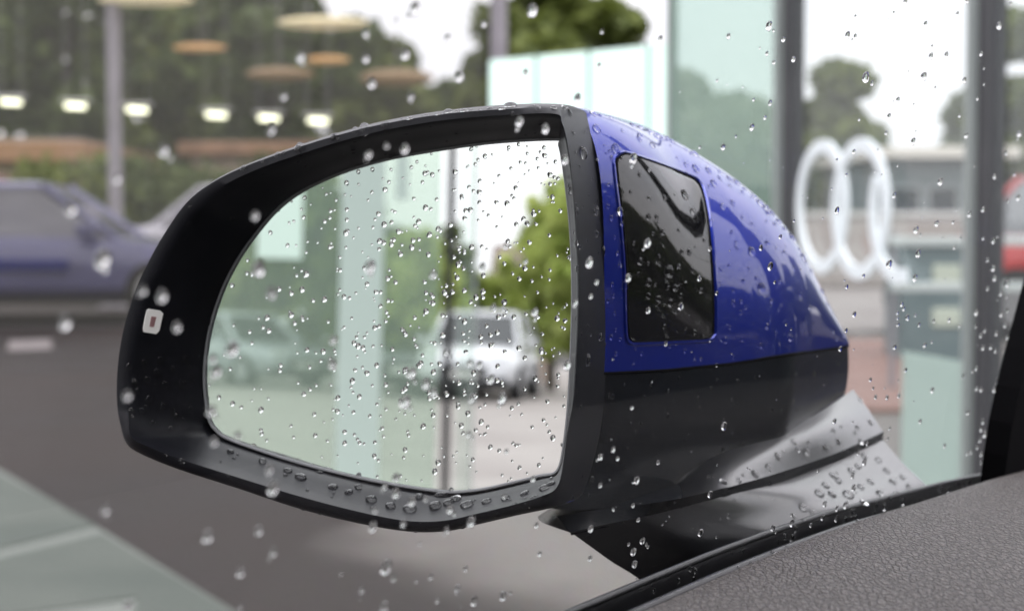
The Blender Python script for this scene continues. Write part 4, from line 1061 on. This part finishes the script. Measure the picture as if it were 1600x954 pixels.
SD = '''932,201,6 962,233,7 1000,212,4.5 1019,227,4 1072,257,4 1087,263,6 1107,266,5 1125,280,3 1115,286,5 1104,298,3 1129,323,4.5 1145,317,4 1143,363,3 1111,345,3 1150,379,2.5 1174,392,6 1199,332,3.5 1183,305,4 1199,380,4 1189,449,7 1198,509,4 1133,531,4.5 969,330,6 955,340,4 976,446,5 956,444,3 962,515,2.5 1002,552,3 1161,439,3 1235,528,4 1014,310,3 1038,309,4 1070,304,7 999,273,3.5 1026,339,4 1013,339,4 1082,330,4 1065,393,4 1077,394,5 1000,408,5 1045,424,9 1013,441,6 1029,467,5.5 1047,473,5 1055,449,5 1081,421,4 1060,416,4 1013,462,4 997,428,3 1038,510,3 890,176,5 910,239,8 931,329,6 931,365,5 942,392,6 937,526,5 918,562,8 901,330,5 901,381,4.5 902,419,4.5 901,495,4.5 892,298,5 797,166,9 765,170,5 700,176,7 835,166,4 725,174,6 640,186,5 570,202,8 520,214,4 470,230,6 865,169,5 880,168,4 600,196,5
978,238,2 952,236,2.5 947,240,2 958,228,2 944,228,2 955,236,2 971,246,2.5 985,300,2.5 1020,365,2.5 1060,360,3 1030,400,2.5 1100,375,3 1160,340,2.5 1175,350,2.5 1170,420,2.5 1210,350,3 1225,395,3 1240,420,3 1218,440,3 1250,460,3 1265,480,2.5 1205,470,3 1165,480,2.5 1145,455,2.5 1070,548,3 1095,560,2.5 950,470,2.5 965,395,3 967,415,2.5 960,370,2.5 980,480,2.5 1225,345,3 1160,300,3 1140,290,2.5
975,600,2 1060,590,2 1110,605,2.5 1040,640,2 1150,630,2 1090,620,2 1180,590,2 1205,640,2 1000,660,2 1075,680,2 1130,655,2 950,620,2
1310,690,5 1340,668,4 1360,660,4 1290,700,5 1240,690,4 1180,740,6 1110,745,5 1130,752,5 1155,750,4 1215,712,5 1260,705,5 1345,690,4 1200,728,4
1330,735,5 1350,712,4.5 1372,718,4 1385,735,5 1310,750,5 1290,758,5 1280,770,6 1300,772,6 1345,760,5 1360,752,4.5 1375,770,5 1395,752,5 1410,745,4.5 1325,772,7 1255,792,6 1270,800,5 1350,785,6 1368,788,5 1330,800,5 1390,780,4.5 1300,742,4 1340,728,4 1320,812,5 1240,805,4 1400,770,4 1420,760,4
230,592,5 215,610,4 232,622,5 245,580,5 258,600,5 270,575,4 222,640,4 240,660,4 285,598,5 210,595,4 255,632,4 225,565,4 250,560,4 270,640,4 205,640,4 290,560,4
450,735,6 470,745,8 520,760,7 545,768,6 500,738,5 580,780,8 610,790,7 640,795,9 680,790,9 700,785,7 730,788,8 760,783,6 790,778,6 820,770,6 850,762,7 862,755,6 410,720,5 360,705,5 655,775,6 690,775,9 712,778,7 560,760,5 835,776,5 805,790,5'''
def size_word(r): return 'large' if r >= 8 else 'medium' if r >= 5 else 'small'
def bead_label(x, y, r, part):
    if part == 'frame':
        w = 'right upright' if x > 865 and y > 200 else 'lower lip' if y > 680 else 'left band' if x < 330 and y > 330 else 'top edge'
        return size_word(r) + ' water bead on the ' + w + ' of the black mirror frame'
    if part == 'cap': return size_word(r) + ' water bead on the blue mirror cap ' + ('above' if y < 245 else 'right of' if x > 1112 else 'beside') + ' its black panel'
    if part == 'assist_panel': return size_word(r) + ' water bead on the ' + ('upper' if y < 380 else 'lower') + ' half of the glossy black panel'
    if part in ('foot_base', 'foot_ledge'): return size_word(r) + ' water bead on the ' + PL[part] + (' near its tip' if x > 1310 else '')
    return size_word(r) + ' water bead on the ' + PL[part]
def parse(s): return [tuple(float(v) for v in w.split(',')) for w in s.split()]
recs = []      # (px radius, matrix, label, group)
GW = 'raindrops on the side window'; GS = 'raindrops on the mirror body'; GM = 'raindrops on the mirror glass'
def inpoly(poly, x, y):
    c = False
    for i in range(len(poly)):
        (ax, ay), (bx_, by_) = poly[i], poly[i-1]
        if (ay > y) != (by_ > y) and x < (bx_-ax)*(y-ay)/(by_-ay)+ax: c = not c
    return c
def win_label(x, y):
    if inpoly(G, x, y): return 'clear raindrop on the side window in front of the mirror glass'
    if inpoly(O, x, y): return 'clear raindrop on the side window in front of the black mirror frame'
    if x > 1525 and y > 430: return 'clear raindrop on the side window beside the black pillar trim'
    if x > 930 and y < 580 and x < 1325 and y > interp(x, TOP_X, TOP_Y): return 'clear raindrop on the side window in front of the blue mirror cap'
    if x > 890 and y > 580 and x < 1440: return 'clear raindrop on the side window in front of the black mirror foot'
    if x > 1190: return 'clear raindrop on the side window in front of the showroom front'
    if y < 330: return 'clear raindrop on the side window against the trees and sky'
    return 'clear raindrop on the side window against the dark ground'
rr_ = random.Random(5)
for x, y, r in parse(WD):
    p = win(x, y, .0001); d = (p - CAM)
    blur = 0
    recs.append((r, drop_matrix(p, WN, r*.88*d.length/F), win_label(x, y).replace('clear', size_word(r) + ' clear'), GW))
for x, y, r in [q for q in parse(WD) if q[2] >= 6][::3]:
    x2, y2, r2 = x + r*rr_.uniform(-1.0, 1.0), y + r*rr_.uniform(.7, 1.3), r*rr_.uniform(.35, .6); p = win(x2, y2, .0001)
    recs.append((r2, drop_matrix(p, WN, r2*.88*(p-CAM).length/F, .7), win_label(x2, y2).replace('clear', size_word(r2) + ' clear'), GW))
# fine spray between the listed drops
for _ in range(60):
    x, y = rr_.uniform(870, 1590), rr_.uniform(5, 900); p = win(x, y, .0001)
    if (p - s0).dot(WUP) > sv((p - s0).dot(FWD)) + .004: recs.append((1.5, drop_matrix(p, WN, rr_.uniform(1, 1.7)*(p-CAM).length/F), win_label(x, y), GW))
body_objs = [o for o in mir.children if o.type == 'MESH' and o.name.split('.')[0] in ('frame', 'cap', 'assist_panel', 'lower_housing', 'foot_ledge', 'foot_base', 'foot_neck', 'foot_underside', 'panel_surround')] + [o for o in door.children if o.name.split('.')[0] in ('outer_seal', 'inner_seal', 'outer_lip', 'seal_lip')]
bvh_all = world_bvh(body_objs)
part_of = []
for o in body_objs: part_of += [o.name.split('.')[0]]*len(o.data.polygons)
PL = {'frame': 'black mirror frame', 'cap': 'blue mirror cap', 'assist_panel': 'glossy black panel of the mirror', 'lower_housing': 'black lower mirror housing', 'foot_ledge': 'shiny ledge of the mirror foot', 'foot_base': 'base of the mirror foot', 'foot_neck': 'neck of the mirror foot', 'foot_underside': 'neck of the mirror foot', 'panel_surround': 'blue mirror cap', 'outer_seal': 'rubber window seal', 'inner_seal': 'rubber window seal', 'outer_lip': 'rubber window seal', 'seal_lip': 'rubber window seal'}
sp = parse(SD)
for i in range(60):   # beads standing along the top edge of the frame and the cap
    x = rr_.uniform(380, 1320)
    y = interp(x, [300, 338, 390, 455, 530, 610, 700, 800, 880], [311, 281, 255, 231, 207, 187, 172, 163, 163]) if x < 870 else interp(x, TOP_X, TOP_Y)
    sp.append((x, y + rr_.uniform(3, 7), rr_.choice([2.5, 3, 4, 5])))
for i in range(46):   # beads caught along the rubber seal
    x = rr_.uniform(985, 1530); y = interp(x, [880, 960, 1040, 1120, 1200, 1300, 1400, 1480, 1540], [968, 935, 901, 868, 838, 804, 778, 757, 744]) + rr_.choice([2, 4, 8, 14, 22]); sp.append((x, y, rr_.choice([2, 3, 4, 5])))
for i in range(620):
    x, y = rr_.uniform(195, 1430), rr_.uniform(170, 900); sp.append((x, y, rr_.uniform(1.4, 2.4) + 2.2*rr_.random()**3))
for x, y, r in sp:
    d = ray(x, y).normalized(); hit = bvh_all.ray_cast(CAM, d)
    if hit[0] is None: continue
    n = hit[1] if hit[1].dot(d) < 0 else -hit[1]
    rw = r*1.15*(hit[0]-CAM).length/F
    recs.append((r, drop_matrix(hit[0] - n*rw*.05, n, rw, rr_.uniform(.65, .95)), bead_label(x, y, r, part_of[hit[2]]), GS))
# drops on the mirror glass
Gpoly = G
cnt = 0
while cnt < 620:
    x, y = rr_.uniform(320, 895), rr_.uniform(215, 765)
    if not inpoly(Gpoly, x, y): continue
    if rr_.random() > (.35 + .65*np.clip((x-330)/400, 0, 1))*(1 - .55*np.clip((y-560)/200, 0, 1)): continue
    cnt += 1
    r = rr_.choice([1.7, 2, 2.3, 2.6, 3, 3.4, 4.0, 4.6]); p = mp(x, y, -.0004)
    recs.append((r*.9, drop_matrix(p - MN*.00002, MN, r*.92*(p-CAM).length/F), 'tiny water bead on the mirror glass ' + ('over the reflected sky and trees' if x > 735 and y < 480 else 'over the reflected white car' if x > 690 and y < 630 else 'over the reflected green glass wall' if x < 690 and y < 560 else 'over the reflected ground'), GM))
recs.sort(key=lambda t: -t[0])
ind_recs, rest = recs[:300], recs[300:]
for i, (r, M, lab, grp_) in enumerate(ind_recs):
    o = bpy.data.objects.new('raindrop', DM[i % 10]); COL.objects.link(o); o.matrix_world = M
    tag(o, lab, 'raindrop', grp_)
# the small remainder: one mesh per surface
for grp_, nm in ((GW, 'fine spray of tiny raindrops across the side window'), (GS, 'fine spray of tiny beads over the mirror body'), (GM, 'scatter of tiny water beads over the mirror glass')):
    vs, fs = [], []; smooth = []
    for i, (r, M, lab, g2) in enumerate(rest):
        if g2 != grp_: continue
        me = DM[i % 10]; k = len(vs); vs += [M @ v.co for v in me.vertices]; fs += [tuple(j + k for j in p.vertices) for p in me.polygons]; smooth += [p.use_smooth for p in me.polygons]
    if not vs: continue
    me = bpy.data.meshes.new('raindrops'); me.from_pydata([tuple(v) for v in vs], [], fs); me.polygons.foreach_set('use_smooth', smooth); me.update(); me.materials.append(m_water)
    o = bpy.data.objects.new('raindrops', me); COL.objects.link(o); tag(o, nm, 'raindrops', kind='stuff')
print('drops', len(recs), 'objects', len(bpy.data.objects))
